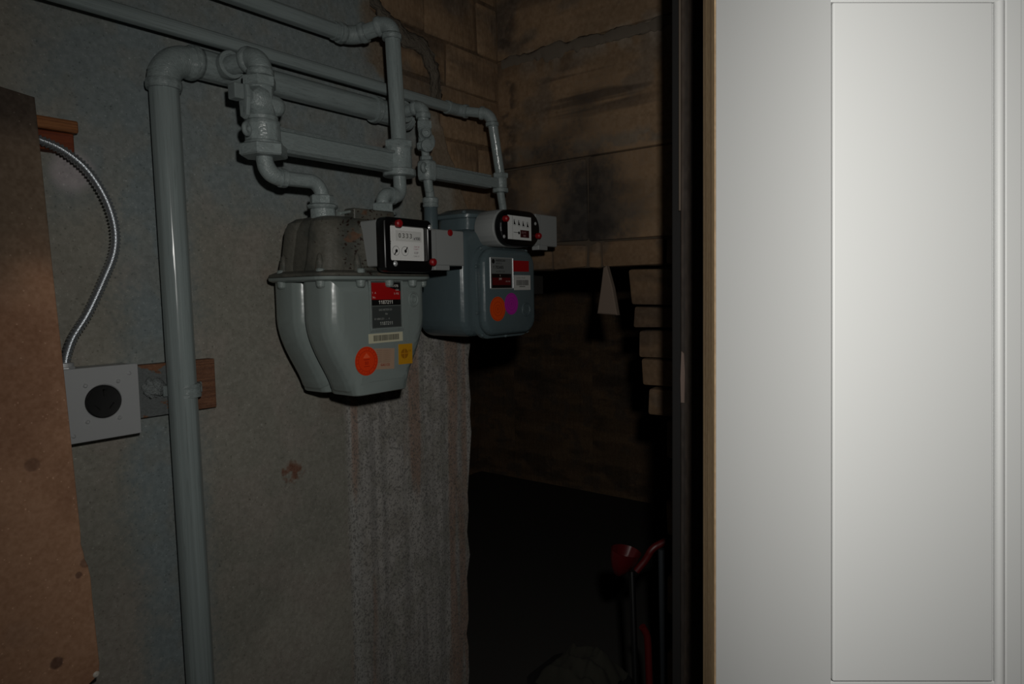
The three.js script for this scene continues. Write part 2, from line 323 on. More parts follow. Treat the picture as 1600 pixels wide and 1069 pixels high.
// wall_right: long brown courses above, small, slightly darker bricks below
{
  const w = structure('wall_right');
  part(w, 'backing', [bx(CX + 0.009, CX + 0.26, 1.512, 2.45, -0.045, 3.15, 0), bx(CX + 0.009, CX + 0.26, 0, 1.512, 0.54, 3.15, 0)], std(0x52473b, 0.97));
  const put = (z0, z1, y0, y1, out = 0, wob = 0.005) => {
    const s = stone(z1 - z0 - 0.005, y1 - y0 - 0.006, 0.07, wob); s.rotateY(-Math.PI / 2); s.translate(CX + 0.035 - out, (y0 + y1) / 2, (z0 + z1) / 2);
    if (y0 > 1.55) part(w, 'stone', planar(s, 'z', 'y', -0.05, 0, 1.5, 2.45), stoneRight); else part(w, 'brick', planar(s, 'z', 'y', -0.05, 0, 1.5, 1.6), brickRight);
  };
  const big = [[2.132, 2.45, [-0.03, 0.7, 1.25]], [1.815, 2.132, [-0.03, 0.86, 1.25]], [1.582, 1.815, [-0.03, 0.29, 0.8, 1.25]]];
  for (const [y0, y1, zs] of big) for (let i = 0; i < zs.length - 1; i++) put(zs[i], zs[i + 1], y0, y1, rr(-0.004, 0.006), 0.006);
  // below the long courses the bricks are broken out: a ragged hole into the dark space behind
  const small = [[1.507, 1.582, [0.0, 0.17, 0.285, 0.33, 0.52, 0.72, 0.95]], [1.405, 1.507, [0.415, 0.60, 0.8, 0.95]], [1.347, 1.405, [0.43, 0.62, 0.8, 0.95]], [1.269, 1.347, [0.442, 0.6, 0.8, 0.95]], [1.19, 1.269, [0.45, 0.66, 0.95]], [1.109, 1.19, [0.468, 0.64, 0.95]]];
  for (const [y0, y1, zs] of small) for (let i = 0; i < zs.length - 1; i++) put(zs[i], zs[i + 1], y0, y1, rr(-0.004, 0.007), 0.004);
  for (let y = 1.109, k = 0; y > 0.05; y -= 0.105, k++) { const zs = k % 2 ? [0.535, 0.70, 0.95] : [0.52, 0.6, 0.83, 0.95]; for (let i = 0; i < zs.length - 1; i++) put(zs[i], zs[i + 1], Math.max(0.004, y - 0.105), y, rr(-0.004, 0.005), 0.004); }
  // pale mortar squeezed out of the upper joint, and a leaning sliver of broken brick
  const c = new THREE.CatmullRomCurve3([V(CX, 2.122, 0.0), V(CX - 0.004, 2.126, 0.16), V(CX - 0.003, 2.120, 0.3), V(CX - 0.004, 2.117, 0.42), V(CX - 0.002, 2.124, 0.6)]);
  const t = new THREE.TubeGeometry(c, 80, 0.013, 8), p = t.attributes.position;
  for (let i = 0; i < p.count; i++) { const k = fb(p.getZ(i) * 30, p.getY(i) * 60, 9, 3) - 0.5; p.setXYZ(i, CX + (p.getX(i) - CX) * 0.5 + 0.002, p.getY(i) + k * 0.03 - (p.getY(i) < 2.12 ? Math.max(0, k) * 0.1 : 0), p.getZ(i)); }
  t.computeVertexNormals(); part(w, 'mortar_joint', t, std(0x6a6054, 0.95));
  const sl = prism([[0, 0], [0.062, -0.004], [0.048, 0.07], [0.03, 0.13], [0.02, 0.125], [0.012, 0.07]], 0.02, 0.003, 0, 1); sl.rotateY(-Math.PI / 2); sl.translate(CX + 0.005, 1.385, 0.325);
  part(w, 'brick', planar(sl, 'z', 'y', -0.02, 0, 0.5, 2.45), std(0x75665a, 0.9));
}

// ---------------------------------------------------------------- painted gas pipes
const dn = V(0, -1, 0), up = V(0, 1, 0), px_ = V(1, 0, 0), nx = V(-1, 0, 0), pz_ = V(0, 0, 1), nz = V(0, 0, -1);
{
  const t = thing('riser_pipe', 'tall thick grey-painted gas pipe rising up the wall beside the outlet box', 'pipe', [0.620, 0, 0.05]);
  part(t, 'pipe', rod(V(0.620, 0, 0.05), V(0.607, 1.85, 0.05), 0.0245, 36), M.pipe);
  part(t, 'elbow', elbow(V(0.607, 1.873, 0.05), dn, px_, 0.046, 0.0272, 1.1, 0.018), M.casting);
}
{
  const t = thing('header_pipe', 'thick grey-painted horizontal header pipe with two tees behind the valves', 'pipe', [0.66, 1.876, 0.05]);
  const y = 1.876, z = 0.05;
  part(t, 'nipple', rod(V(0.645, y - 0.002, z), V(0.69, y, z), 0.0235), M.pipe);
  const tee = (x, w, name) => {
    const g = [rod(V(x - w, y, z), V(x + w, y, z), 0.0275), band(V(x - w - 0.006, y, z), px_, 0.013, 0.0245, 0.0305), band(V(x + w - 0.007, y, z), px_, 0.013, 0.0245, 0.0305), rod(V(x + 0.008, y, z), V(x + 0.008, y, z + 0.036), 0.0225), band(V(x + 0.008, y, z + 0.030), pz_, 0.012, 0.02, 0.0252)];
    part(t, name, g, M.casting);
  };
  tee(0.7055, 0.044, 'tee'); tee(1.143, 0.050, 'tee');
  part(t, 'nipple', [rod(V(0.668, y, z), V(0.684, y, z), 0.0235), band(V(0.668, y, z), px_, 0.009, 0.022, 0.0275)], M.pipe);
  part(t, 'pipe', rod(V(0.745, y, z), V(1.10, y, z), 0.0245, 32), M.pipe);
}
function branch(x, zc, r, R, dx, label) {
  const t = thing('branch_elbow', label, 'pipe fitting', [x, 1.88, zc]);
  part(t, 'nipple', rod(V(x - dx, 1.876, 0.078), V(x, 1.88, zc - 0.018), r), M.pipe);
  part(t, 'elbow', elbow(V(x, 1.88, zc), V(-dx * 0.7, 0, -(zc - 0.08)), dn, R * 1.15, R, 1.13, 0.014), M.casting);
  part(t, 'nipple', rod(V(x, 1.86, zc), V(x, 1.838, zc), r * 0.93), M.pipe);
}
branch(0.733, 0.152, 0.0170, 0.0212, 0.019, 'short grey elbow turning down from the header into the larger left valve');
branch(1.160, 0.140, 0.0135, 0.0155, 0.008, 'small grey elbow turning down from the header behind the middle pipe');

// ---- the two gas cocks
{
  const x = 0.733, z = 0.148; const t = thing('gas_valve', 'large grey-painted gas shut-off valve above the left meter', 'valve', [x, 1.77, z]);
  part(t, 'hex_collar', hex(V(x, 1.827, z), V(x, 1.846, z), 0.0305, 6, 0.35), M.casting);
  part(t, 'body', turned(V(x, 1.768, z), V(x, 1.83, z), [[0, 0], [0, 0.029], [0.006, 0.030], [0.012, 0.0255], [0.03, 0.0232], [0.055, 0.0232], [0.062, 0.025], [0.062, 0]], 32, 0.6), M.casting);
  // tapered plug running through the body: square head and lock wing at the left, washer end at the right
  const a = V(x - 0.006, 1.801, z + 0.004), b = V(x - 0.0345, 1.803, z + 0.012);
  part(t, 'plug', turned(a, b, [[0, 0.0275], [0.013, 0.0265], [0.024, 0.0175], [0.0285, 0.014], [0.0285, 0]], 28, 0.7), M.casting);
  part(t, 'plug_washer', turned(V(x + 0.012, 1.800, z), V(x + 0.044, 1.797, z + 0.006), [[0, 0.021], [0.018, 0.0195], [0.026, 0.0165], [0.032, 0.010], [0.032, 0]], 28, 0.7), M.casting);
  part(t, 'square_head', bx(x - 0.061, x - 0.042, 1.795, 1.822, z - 0.005, z + 0.019, 0.003), M.casting);
  const w = prism([[-0.015, 0.022], [0.012, 0.022], [0.016, 0.005], [0.010, -0.030], [0.0, -0.036], [-0.010, -0.030]], 0.008, 0.002, 0, 2); w.rotateY(-Math.PI / 2); w.translate(x - 0.034, 1.799, z + 0.010);
  part(t, 'lock_wing', w, M.casting);
}
{
  const x = 0.738 - 0.004, z = 0.150;
  const t = thing('meter_bar', 'longer grey-painted meter bar bridging the two pipes over the left meter', 'meter bar', [0.90, 1.71, z]);
  const y = 1.738;
  part(t, 'bar', [bx(x + 0.012, 1.055, y - 0.017, y + 0.017, z - 0.008, z + 0.010, 0.003), bx(x + 0.012, 1.055, y + 0.016, y + 0.023, z - 0.013, z + 0.015, 0.0025), bx(x + 0.012, 1.055, y - 0.023, y - 0.016, z - 0.013, z + 0.015, 0.0025)], M.casting);
  const inl = part(t, 'inlet_casting', [turned(V(x, 1.722, z), V(x, 1.7675, z), [[0, 0], [0, 0.0335], [0.006, 0.0335], [0.009, 0.0315], [0.038, 0.0305], [0.041, 0.032], [0.045, 0.030], [0.0455, 0]], 32, 0.5), hex(V(x, 1.703, z), V(x, 1.725, z), 0.043, 6, 0.2)], M.casting);
  const ring = new THREE.TorusGeometry(0.0085, 0.0045, 12, 24); ring.rotateY(0.5); ring.translate(x - 0.041, 1.745, z + 0.014); part(inl, 'seal_lug', ring, M.casting);
  const o = 1.070;
  const oc = part(t, 'outlet_casting', [turned(V(o, 1.722, z), V(o, 1.772, z), [[0, 0], [0, 0.031], [0.006, 0.0285], [0.045, 0.0285], [0.05, 0.031], [0.05, 0]], 32, 0.5), hex(V(o, 1.770, z), V(o, 1.786, z), 0.0325, 6, 0.3), turned(V(o, 1.708, z), V(o, 1.724, z), [[0, 0], [0, 0.034], [0.002, 0.0365], [0.014, 0.0365], [0.016, 0.034], [0.016, 0]], 32, 0.5)], M.casting);
  part(oc, 'mould_seam', bx(o + 0.006, o + 0.0075, 1.724, 1.770, z + 0.026, z + 0.0295, 0.0006).rotateZ(0).translate(0, 0, 0), M.casting);
}
{
  const x = 1.163, z = 0.140; const t = thing('gas_valve', 'small grey-painted gas shut-off valve above the right meter', 'valve', [x, 1.775, z]);
  part(t, 'hex_collar', hex(V(x, 1.829, z), V(x, 1.848, z), 0.0185, 6, 0.3), M.casting);
  part(t, 'body', turned(V(x, 1.782, z), V(x, 1.83, z), [[0, 0], [0, 0.0165], [0.004, 0.019], [0.014, 0.0195], [0.018, 0.015], [0.040, 0.0145], [0.048, 0.016], [0.048, 0]], 28, 0.6), M.casting);
  const ax = V(-0.62, 0, 0.78), c = V(x, 1.815, z);
  part(t, 'plug', turned(c.clone().addScaledVector(ax, 0.006), c.clone().addScaledVector(ax, 0.035), [[0, 0.0155], [0.008, 0.0155], [0.012, 0.012], [0.020, 0.010], [0.0265, 0.010], [0.0285, 0.0075], [0.0285, 0.0055], [0.024, 0.005], [0.024, 0]], 26, 0.6), M.casting);
  const w = prism([[-0.002, 0.014], [0.010, 0.010], [0.016, -0.002], [0.013, -0.016], [0.006, -0.020], [0.008, -0.006], [0.0, 0.002]], 0.007, 0.0015, -0.003, 2); w.translate(x + 0.012, 1.808, z + 0.004);
  part(t, 'lock_wing', w, M.casting);
  part(t, 'outlet_cup', [turned(V(x - 0.004, 1.790, z + 0.01), V(x - 0.018, 1.786, z + 0.03), [[0, 0.016], [0.012, 0.014], [0.018, 0.006], [0.018, 0]], 24, 0.6), rod(V(x + 0.002, 1.764, z), V(x, 1.785, z), 0.0095), hex(V(x + 0.003, 1.757, z), V(x + 0.003, 1.768, z), 0.0145, 8)], M.casting);
}
{
  const z = 0.140, y = 1.735, xl = 1.168, xr = 1.443;
  const t = thing('meter_bar', 'shorter grey-painted meter bar in the corner over the right meter', 'meter bar', [1.30, 1.71, z]);
  part(t, 'bar', [bx(xl + 0.01, xr - 0.01, y - 0.013, y + 0.013, z - 0.007, z + 0.008, 0.003), bx(xl + 0.018, xr - 0.05, y + 0.011, y + 0.017, z - 0.011, z + 0.012, 0.002), bx(xl + 0.018, xr - 0.05, y - 0.017, y - 0.011, z - 0.011, z + 0.012, 0.002)], M.casting);
  const inl = part(t, 'inlet_casting', turned(V(xl, 1.712, z), V(xl, 1.760, z), [[0, 0], [0, 0.0185], [0.003, 0.021], [0.012, 0.0225], [0.038, 0.0225], [0.044, 0.020], [0.048, 0.013], [0.048, 0]], 28, 0.7), M.casting);
  const ring = new THREE.TorusGeometry(0.008, 0.005, 10, 20); ring.rotateY(0.4); ring.translate(xl - 0.022, 1.738, z + 0.012); part(inl, 'seal_lug', ring, M.casting);
  part(t, 'outlet_casting', [turned(V(xr, 1.722, z), V(xr, 1.752, z), [[0, 0], [0, 0.018], [0.026, 0.018], [0.03, 0.0195], [0.03, 0]], 28, 0.5), hex(V(xr, 1.750, z), V(xr, 1.763, z), 0.022, 6, 0.35), turned(V(xr, 1.712, z), V(xr, 1.724, z), [[0, 0], [0, 0.0195], [0.002, 0.0215], [0.010, 0.0215], [0.012, 0.019], [0.012, 0]], 28, 0.5)], M.casting);
}
// ---- swivels that drop from the bars into the meters
function swivel(label, pts, r, rb, nut, extra) {
  const e = pts[pts.length - 1]; const t = thing('meter_swivel', label, 'pipe fitting', [e.x, e.y, e.z], 'swivels');
  delete t.userData.group;
  part(t, 'bent_pipe', bentTube(pts, r, rb), M.pipe);
  if (extra) part(t, 'collar', extra, M.casting);
  part(t, 'union_nut', nut, M.casting);
}
swivel('grey offset pipe stepping right from the left valve down to the left meter', [V(0.734, 1.706, 0.150), V(0.734, 1.669, 0.151), V(0.856, 1.671, 0.153), V(0.857, 1.64, 0.153)], 0.0138, 0.026,
  [hex(V(0.857, 1.627, 0.153), V(0.857, 1.646, 0.153), 0.0235, 8), turned(V(0.857, 1.619, 0.153), V(0.857, 1.629, 0.153), [[0, 0], [0, 0.027], [0.003, 0.030], [0.007, 0.030], [0.010, 0.024], [0.010, 0]], 28, 0.6)],
  [bend(V(0.734, 1.669, 0.151), up, px_, 0.034, 0.0152), band(V(0.764, 1.6695, 0.1515), px_, 0.012, 0.0145, 0.0178)]);
swivel('grey hooked pipe curling under the middle pipe into the right side of the left meter', [V(1.070, 1.71, 0.150), V(1.070, 1.660, 0.152), V(1.012, 1.668, 0.157), V(1.012, 1.64, 0.157)], 0.0143, 0.024,
  [hex(V(1.012, 1.622, 0.157), V(1.012, 1.644, 0.157), 0.0235, 6, 0.3), turned(V(1.012, 1.618, 0.157), V(1.012, 1.626, 0.157), [[0, 0], [0, 0.028], [0.003, 0.0295], [0.006, 0.028], [0.008, 0.02], [0.008, 0]], 28, 0.6)],
  [band(V(1.047, 1.663, 0.154), nx, 0.010, 0.0145, 0.0195)]);
swivel('thin slanted grey pipe between the small valve casting and the right meter', [V(1.169, 1.715, 0.140), V(1.171, 1.700, 0.140), V(1.181, 1.682, 0.135), V(1.182, 1.665, 0.135)], 0.0108, 0.012,
  [turned(V(1.182, 1.652, 0.135), V(1.182, 1.675, 0.135), [[0, 0], [0, 0.0175], [0.004, 0.019], [0.009, 0.0175], [0.011, 0.019], [0.020, 0.019], [0.023, 0.016], [0.023, 0]], 24, 0.5)]);
swivel('thin slanted grey pipe at the foot of the corner pipe, behind the round meter dial', [V(1.443, 1.714, 0.140), V(1.446, 1.700, 0.140), V(1.458, 1.675, 0.136), V(1.460, 1.655, 0.135)], 0.0105, 0.012,
  [turned(V(1.460, 1.645, 0.135), V(1.460, 1.666, 0.135), [[0, 0], [0, 0.0165], [0.004, 0.018], [0.018, 0.018], [0.021, 0.015], [0.021, 0]], 24, 0.5)]);

// ---- outlet pipes
{
  const t = thing('outlet_pipe', 'grey-painted pipe rising between the two meters and turning left along the wall top', 'pipe', [1.072, 1.78, 0.15]);
  part(t, 'pipe', rod(V(1.072, 1.7865, 0.15), V(1.061, 2.02, 0.15), 0.0170, 28), M.pipe);
  part(t, 'elbow', elbow(V(1.060, 2.036, 0.15), dn, V(-0.35, -0.12, -1), 0.026, 0.0190, 1.14, 0.014), M.casting);
  const w = V(1.022, 2.017, 0.062), d = V(1.060, 2.036, 0.15).sub(w).normalize();
  part(t, 'nipple', rod(w.clone().addScaledVector(d, 0.02), V(1.060, 2.036, 0.15).addScaledVector(d, -0.02), 0.0165), M.pipe);
  part(t, 'elbow', elbow(w, nx, d, 0.026, 0.0195, 1.13, 0.016), M.casting);
  part(t, 'pipe', [rod(V(0.2, 2.014, 0.062), V(1.0, 2.017, 0.062), 0.0168, 28), band(V(0.972, 2.017, 0.062), px_, 0.008, 0.0165, 0.0195)], M.pipe);
}
{
  const t = thing('outlet_pipe', 'long thin grey-painted pipe crossing the wall and dropping in the corner', 'pipe', [1.443, 1.76, 0.14]);
  part(t, 'pipe', rod(V(0.1, 1.922, 0.06), V(1.38, 1.927, 0.06), 0.0136, 26), M.pipe);
  const a = V(1.375, 1.927, 0.06), b = V(1.412, 1.911, 0.14), d = b.clone().sub(a).normalize();
  part(t, 'coupling', [turned(V(1.325, 1.927, 0.06), V(1.365, 1.927, 0.06), [[0, 0.012], [0, 0.0155], [0.002, 0.0172], [0.012, 0.0172], [0.014, 0.0158], [0.034, 0.0158], [0.04, 0.0158]], 24, 0.5), bend(a, nx, d, 0.018, 0.0158), band(a.clone().addScaledVector(d, 0.014), d, 0.010, 0.0135, 0.0178)], M.casting);
  part(t, 'nipple', rod(a.clone().addScaledVector(d, 0.01), b.clone().addScaledVector(d, -0.015), 0.0125), M.pipe);
  part(t, 'elbow', elbow(b, d.clone().negate(), V(0.06, -1, 0), 0.023, 0.0150, 1.16, 0.012), M.casting);
  part(t, 'pipe', rod(V(1.413, 1.90, 0.14), V(1.4425, 1.7635, 0.14), 0.0128, 24), M.pipe);
}

// ---------------------------------------------------------------- left gas meter
const boltHead = toCreasedNormals(new THREE.LatheGeometry([[1e-5, 0], [0.0085, 0], [0.0085, 0.006], [0.0068, 0.0085], [1e-5, 0.009]].map(p => new THREE.Vector2(...p)), 10), 0.4);
const boltRib = toCreasedNormals(new THREE.LatheGeometry([[1e-5, 0], [0.013, 0], [0.0095, 0.006], [0.0075, 0.018], [0.004, 0.032], [1e-5, 0.036]].map(p => new THREE.Vector2(...p)), 16), 0.8);
const boltBoss = toCreasedNormals(new THREE.LatheGeometry([[1e-5, -0.014], [0.006, -0.014], [0.0085, -0.011], [0.0095, 0], [1e-5, 0]].map(p => new THREE.Vector2(...p)), 14), 0.5);
const sealGeo = toCreasedNormals(new THREE.LatheGeometry([[1e-5, 0.012], [0.0055, 0.012], [0.0085, 0.009], [0.0085, 0], [1e-5, 0]].map(p => new THREE.Vector2(...p)), 18).rotateX(Math.PI / 2), 0.5);
const screwGeo = toCreasedNormals(new THREE.LatheGeometry([[1e-5, 0.0026], [0.0022, 0.0024], [0.0042, 0.0008], [0.0044, 0], [1e-5, 0]].map(p => new THREE.Vector2(...p)), 16).rotateX(Math.PI / 2), 0.4);
const disc = (r, x, y, z, th = 0.0006) => { const g = new THREE.CylinderGeometry(r, r, th, 48).rotateX(Math.PI / 2); const p = g.attributes.position, u = g.attributes.uv; for (let i = 0; i < p.count; i++) u.setXY(i, 0.5 + p.getX(i) / r / 2, 0.5 + p.getY(i) / r / 2); return g.translate(x, y, z); };
const plate = (x0, x1, y0, y1, z, th = 0.0006, tilt = 0) => { const g = planar(new THREE.BoxGeometry(x1 - x0, y1 - y0, th), 'x', 'y', -(x1 - x0) / 2, -(y1 - y0) / 2, x1 - x0, y1 - y0); if (tilt) g.rotateZ(tilt); return g.translate((x0 + x1) / 2, (y0 + y1) / 2, z); };
const F = 'sans-serif';
const printed = (w, h, draw, rough = 0.5) => std(0xffffff, rough, { map: canvasTex(w, h, draw) });
const barcode = (c, x, y, w, h, s, col = '#1c1b18') => { c.fillStyle = col; let k = x, n = s; while (k < x + w) { n = (n * 1103515245 + 12345) & 0x7fffffff; const b = 2 + (n >> 8) % 5; c.fillRect(k, y, b, h); k += b + 2 + (n >> 12) % 4; } };

const dustTex = tex(512, 512, (u, v) => {
  const n = fb(u * 9, v * 9, 401, 4), f = fb(u * 70, v * 70, 405, 3); let c = mix3([76, 77, 71], [92, 90, 82], ss(0.3, 0.7, n));
  const near = Math.hypot((u - 0.62) / 0.14, (v - 0.55) / 0.45);
  if (fb(u * 80, v * 80, 411, 2) > 0.70 + 0.2 * ss(0.6, 1.3, near)) c = [44, 32, 26];
  c = mix3(c, [112, 72, 50], 0.6 * ss(0.62, 0.75, fb(u * 14, v * 14, 421, 3)) * (1 - ss(0.7, 1.3, near)));
  const s = (f - 0.5) * 16; return [c[0] + s, c[1] + s, c[2] + s];
});
{
  const cx = 0.93; const t = thing('gas_meter', 'grey gas meter with two tapering lobes, dusty top and square dial', 'gas meter', [cx, 1.25, 0.145]);
  const yT = 1.486;
  const lobe = (hw, hb) => { const s = new THREE.Shape(); s.moveTo(cx - hw, yT); s.lineTo(cx - hw, 1.405); s.bezierCurveTo(cx - hw + 0.001, 1.345, cx - hb - 0.012, 1.295, cx - hb - 0.004, 1.262); s.quadraticCurveTo(cx - hb, 1.255, cx - hb + 0.008, 1.253); s.lineTo(cx + hb - 0.008, 1.253); s.quadraticCurveTo(cx + hb, 1.255, cx + hb + 0.004, 1.262); s.bezierCurveTo(cx + hb + 0.012, 1.295, cx + hw - 0.001, 1.345, cx + hw, 1.405); s.lineTo(cx + hw, yT); s.closePath(); return s; };
  part(t, 'front_case', prism(lobe(0.131, 0.072), 0.100, 0.034, 0.140, 9, 20), M.meterBody);
  part(t, 'rear_case', prism(lobe(0.131, 0.072), 0.095, 0.030, 0.048, 8, 20), M.meterBody);
  for (const [z0, z1] of [[0.142, 0.2385], [0.050, 0.141]]) part(t, 'foot_skirt', loft([[1.2495, cx - 0.0665, cx + 0.0665, z0 + 0.006, z1 - 0.006, 0.016], [1.2515, cx - 0.0685, cx + 0.0685, z0 + 0.003, z1 - 0.003, 0.018], [1.288, cx - 0.080, cx + 0.080, z0 + 0.001, z1 + 0.001, 0.026], [1.30, cx - 0.06, cx + 0.06, z0 + 0.02, z1 - 0.02, 0.02]], 7), M.meterBody);
  part(t, 'flange', loft([[1.476, cx - 0.140, cx + 0.138, 0.052, 0.242, 0.03], [1.479, cx - 0.146, cx + 0.144, 0.046, 0.248, 0.034], [1.4845, cx - 0.147, cx + 0.145, 0.045, 0.249, 0.034]]), M.meterBody);
  const coverMat = std(0xffffff, 0.5, { map: dustTex, bumpMap: paintBump, bumpScale: 0.0006 });
  part(t, 'top_cover', [loft([[1.4855, cx - 0.147, cx + 0.145, 0.045, 0.249, 0.034], [1.491, cx - 0.145, cx + 0.143, 0.047, 0.247, 0.034], [1.4965, cx - 0.134, cx + 0.132, 0.058, 0.236, 0.034]]),
    loft([[1.490, cx - 0.134, cx + 0.132, 0.140, 0.236, 0.040], [1.515, cx - 0.129, cx + 0.128, 0.141, 0.231, 0.042], [1.576, cx - 0.120, cx + 0.120, 0.144, 0.220, 0.038], [1.592, cx - 0.113, cx + 0.113, 0.146, 0.213, 0.033], [1.601, cx - 0.098, cx + 0.10, 0.15, 0.200, 0.024], [1.6035, cx - 0.08, cx + 0.085, 0.155, 0.19, 0.017]], 10),
    loft([[1.490, cx - 0.132, cx + 0.132, 0.056, 0.146, 0.040], [1.515, cx - 0.128, cx + 0.128, 0.061, 0.143, 0.039], [1.576, cx - 0.121, cx + 0.121, 0.070, 0.140, 0.034], [1.592, cx - 0.115, cx + 0.115, 0.076, 0.138, 0.030], [1.601, cx - 0.10, cx + 0.10, 0.086, 0.136, 0.024], [1.6035, cx - 0.085, cx + 0.085, 0.094, 0.13, 0.017]], 10),
    loft([[1.492, cx - 0.127, cx + 0.126, 0.095, 0.19, 0.012], [1.575, cx - 0.115, cx + 0.115, 0.10, 0.19, 0.012], [1.592, cx - 0.107, cx + 0.107, 0.10, 0.19, 0.02], [1.6015, cx - 0.095, cx + 0.097, 0.10, 0.19, 0.02], [1.6045, cx - 0.085, cx + 0.087, 0.11, 0.18, 0.016]]),
    bx(0.897, 1.006, 1.598, 1.622, 0.168, 0.200, 0.004)].map(g => planarKeep(g)), coverMat, 'dusty top cover with rust specks');
  const lev = prism([[0, 0], [0.05, 0.012], [0.05, 0.017], [0.0, 0.006]], 0.012, 0.002, 0.178, 1); lev.translate(0.872, 1.606, 0); part(t, 'top_bracket', lev, M.meterBody);
  for (const x of [0.857, 1.012]) part(t, 'neck', [turned(V(x, 1.596, 0.155), V(x, 1.620, 0.155), [[0, 0], [0, 0.026], [0.003, 0.0245], [0.022, 0.0245], [0.024, 0.023], [0.024, 0]], 28, 0.5)], M.casting);
  for (const [x, z] of [[0.797, 0.095], [0.80, 0.215], [0.872, 0.243], [0.945, 0.243], [1.010, 0.243], [1.062, 0.22], [1.062, 0.08]]) { const b = place(t, 'bolt', boltHead, M.meterBody, [x, 1.491, z]); place(t, 'bolt_rib', boltRib, coverMat, [x + (x < 0.82 ? 0.006 : x > 1.05 ? -0.006 : 0), 1.494, z - (z > 0.2 ? 0.009 : 0)]); const s = place(b, 'boss', boltBoss, M.meterBody, [x, 1.477, z]); s.position.set(0, -0.014, 0); }
  // side emblem: raised ring
  const ring = new THREE.TorusGeometry(0.014, 0.0022, 8, 32); const ring2 = new THREE.TorusGeometry(0.0065, 0.002, 8, 24);
  part(t, 'emblem', [ring.scale(0.9, 1, 1).translate(1.014, 1.437, 0.2400), ring2.translate(1.014, 1.437, 0.2400)], M.meterBody);
  // badge plate in a raised frame
  const zf = 0.2403;
  part(t, 'badge_frame', [bx(0.893, 0.898, 1.378, 1.475, 0.238, 0.2425, 0.001), bx(0.979, 0.983, 1.378, 1.475, 0.238, 0.2425, 0.001), bx(0.893, 0.983, 1.374, 1.379, 0.238, 0.2425, 0.001), bx(0.893, 0.983, 1.474, 1.478, 0.238, 0.2425, 0.001)], M.meterBody);
  part(t, 'badge', plate(0.899, 0.978, 1.381, 1.473, zf), printed(512, 600, (c, w, h) => {
    c.fillStyle = '#5e6461'; c.fillRect(0, 0, w, h); c.fillStyle = '#0d0c0c'; c.fillRect(6, 6, w - 12, 296);
    c.fillStyle = '#a3090d'; c.beginPath(); c.moveTo(6, 6); c.lineTo(250, 6); c.lineTo(310, 70); c.lineTo(w - 10, 120); c.lineTo(w - 10, 230); c.lineTo(6, 226); c.closePath(); c.fill();
    c.fillStyle = '#d8d4cc'; c.font = 'bold 46px ' + F; c.fillText('A-175', 350, 66); c.font = '34px ' + F; c.fillText('CFH', 420, 116); c.fillText('5  PSI', 390, 164); c.fillText('1   A', 14, 150); c.fillText('No.', 22, 208);
    c.font = 'bold 66px ' + F; c.fillText('1187211', 118, 284);
    c.fillStyle = '#3c403f'; c.fillRect(8, 314, w - 16, 276); c.fillStyle = '#a3a6a1'; c.font = '34px ' + F; c.fillText('GAS METER CO', 118, 372); c.fillText('No', 226, 426); c.fillText('61 MM 251  . .   4', 40, 490); c.font = 'bold 60px ' + F; c.fillText('1187211', 128, 560);
  }), 'red and black number badge');
  part(t, 'barcode_label', plate(0.889, 0.980, 1.352, 1.371, zf), printed(512, 108, (c, w, h) => { c.fillStyle = '#c6c2a8'; c.fillRect(0, 0, w, h); barcode(c, 70, 20, 380, 66, 77); }), 'cream barcode label');
  part(t, 'paper_label', plate(0.902, 0.955, 1.298, 1.340, zf, 0.0005, -0.06), printed(420, 330, (c, w, h) => { c.fillStyle = '#a98d77'; c.fillRect(0, 0, w, h); c.fillStyle = '#6f5344'; c.font = '26px ' + F; for (let i = 0; i < 7; i++) c.fillText('this meter is property of', 40, 40 + i * 30); c.fillStyle = '#8b2a20'; c.font = 'bold 54px ' + F; c.fillText('GAS CO', 130, 280); }), 'faded paper label');
  part(t, 'round_sticker', disc(0.0285, 0.8815, 1.3185, zf + 0.0006), printed(512, 512, (c, w, h) => {
    c.fillStyle = '#e23c0e'; c.fillRect(0, 0, w, h); c.strokeStyle = '#b32106'; c.lineWidth = 8; for (const r of [236, 180]) { c.beginPath(); c.arc(256, 256, r, 0, 7); c.stroke(); }
    c.fillStyle = '#b32106'; c.font = 'bold 44px ' + F; for (let i = 0; i < 22; i++) { c.save(); c.translate(256, 256); c.rotate(i / 22 * Math.PI * 2); c.fillText('INSPECTED METER GOOD  '[i], -14, -192); c.restore(); }
    c.fillStyle = '#f0603a'; c.beginPath(); c.moveTo(256, 110); c.lineTo(340, 200); c.lineTo(172, 200); c.fill(); c.fillStyle = '#b32106'; c.fillRect(190, 224, 132, 14); c.font = 'bold 80px ' + F; c.fillText('80', 210, 320); c.fillRect(190, 344, 132, 12);
  }), 'round orange sticker');
  part(t, 'yellow_sticker', plate(0.967, 1.006, 1.303, 1.345, zf, 0.0006, -0.02), printed(256, 270, (c, w, h) => { c.fillStyle = '#c08a16'; c.fillRect(0, 0, w, h); c.fillStyle = '#96620c'; c.beginPath(); c.arc(110, 130, 66, 0, 7); c.fill(); c.fillStyle = '#b97d14'; c.fillRect(40, 120, 160, 14); c.fillRect(104, 60, 14, 150); c.fillStyle = '#96620c'; c.font = 'bold 40px ' + F; c.fillText('OK', 180, 110); }), 'worn yellow sticker');
  // dial box
  const d = part(t, 'dial_box', bx(0.899, 1.020, 1.503, 1.594, 0.212, 0.264, 0.004), M.greyPlastic);
  const bz = roundRect(0.896, 1.026, 1.492, 1.598, 0.012); bz.holes.push(new THREE.Path(roundRect(0.913, 1.013, 1.515, 1.582, 0.003).getPoints(6)));
  part(d, 'bezel', prism(bz, 0.026, 0.004, 0.262, 3), M.black);
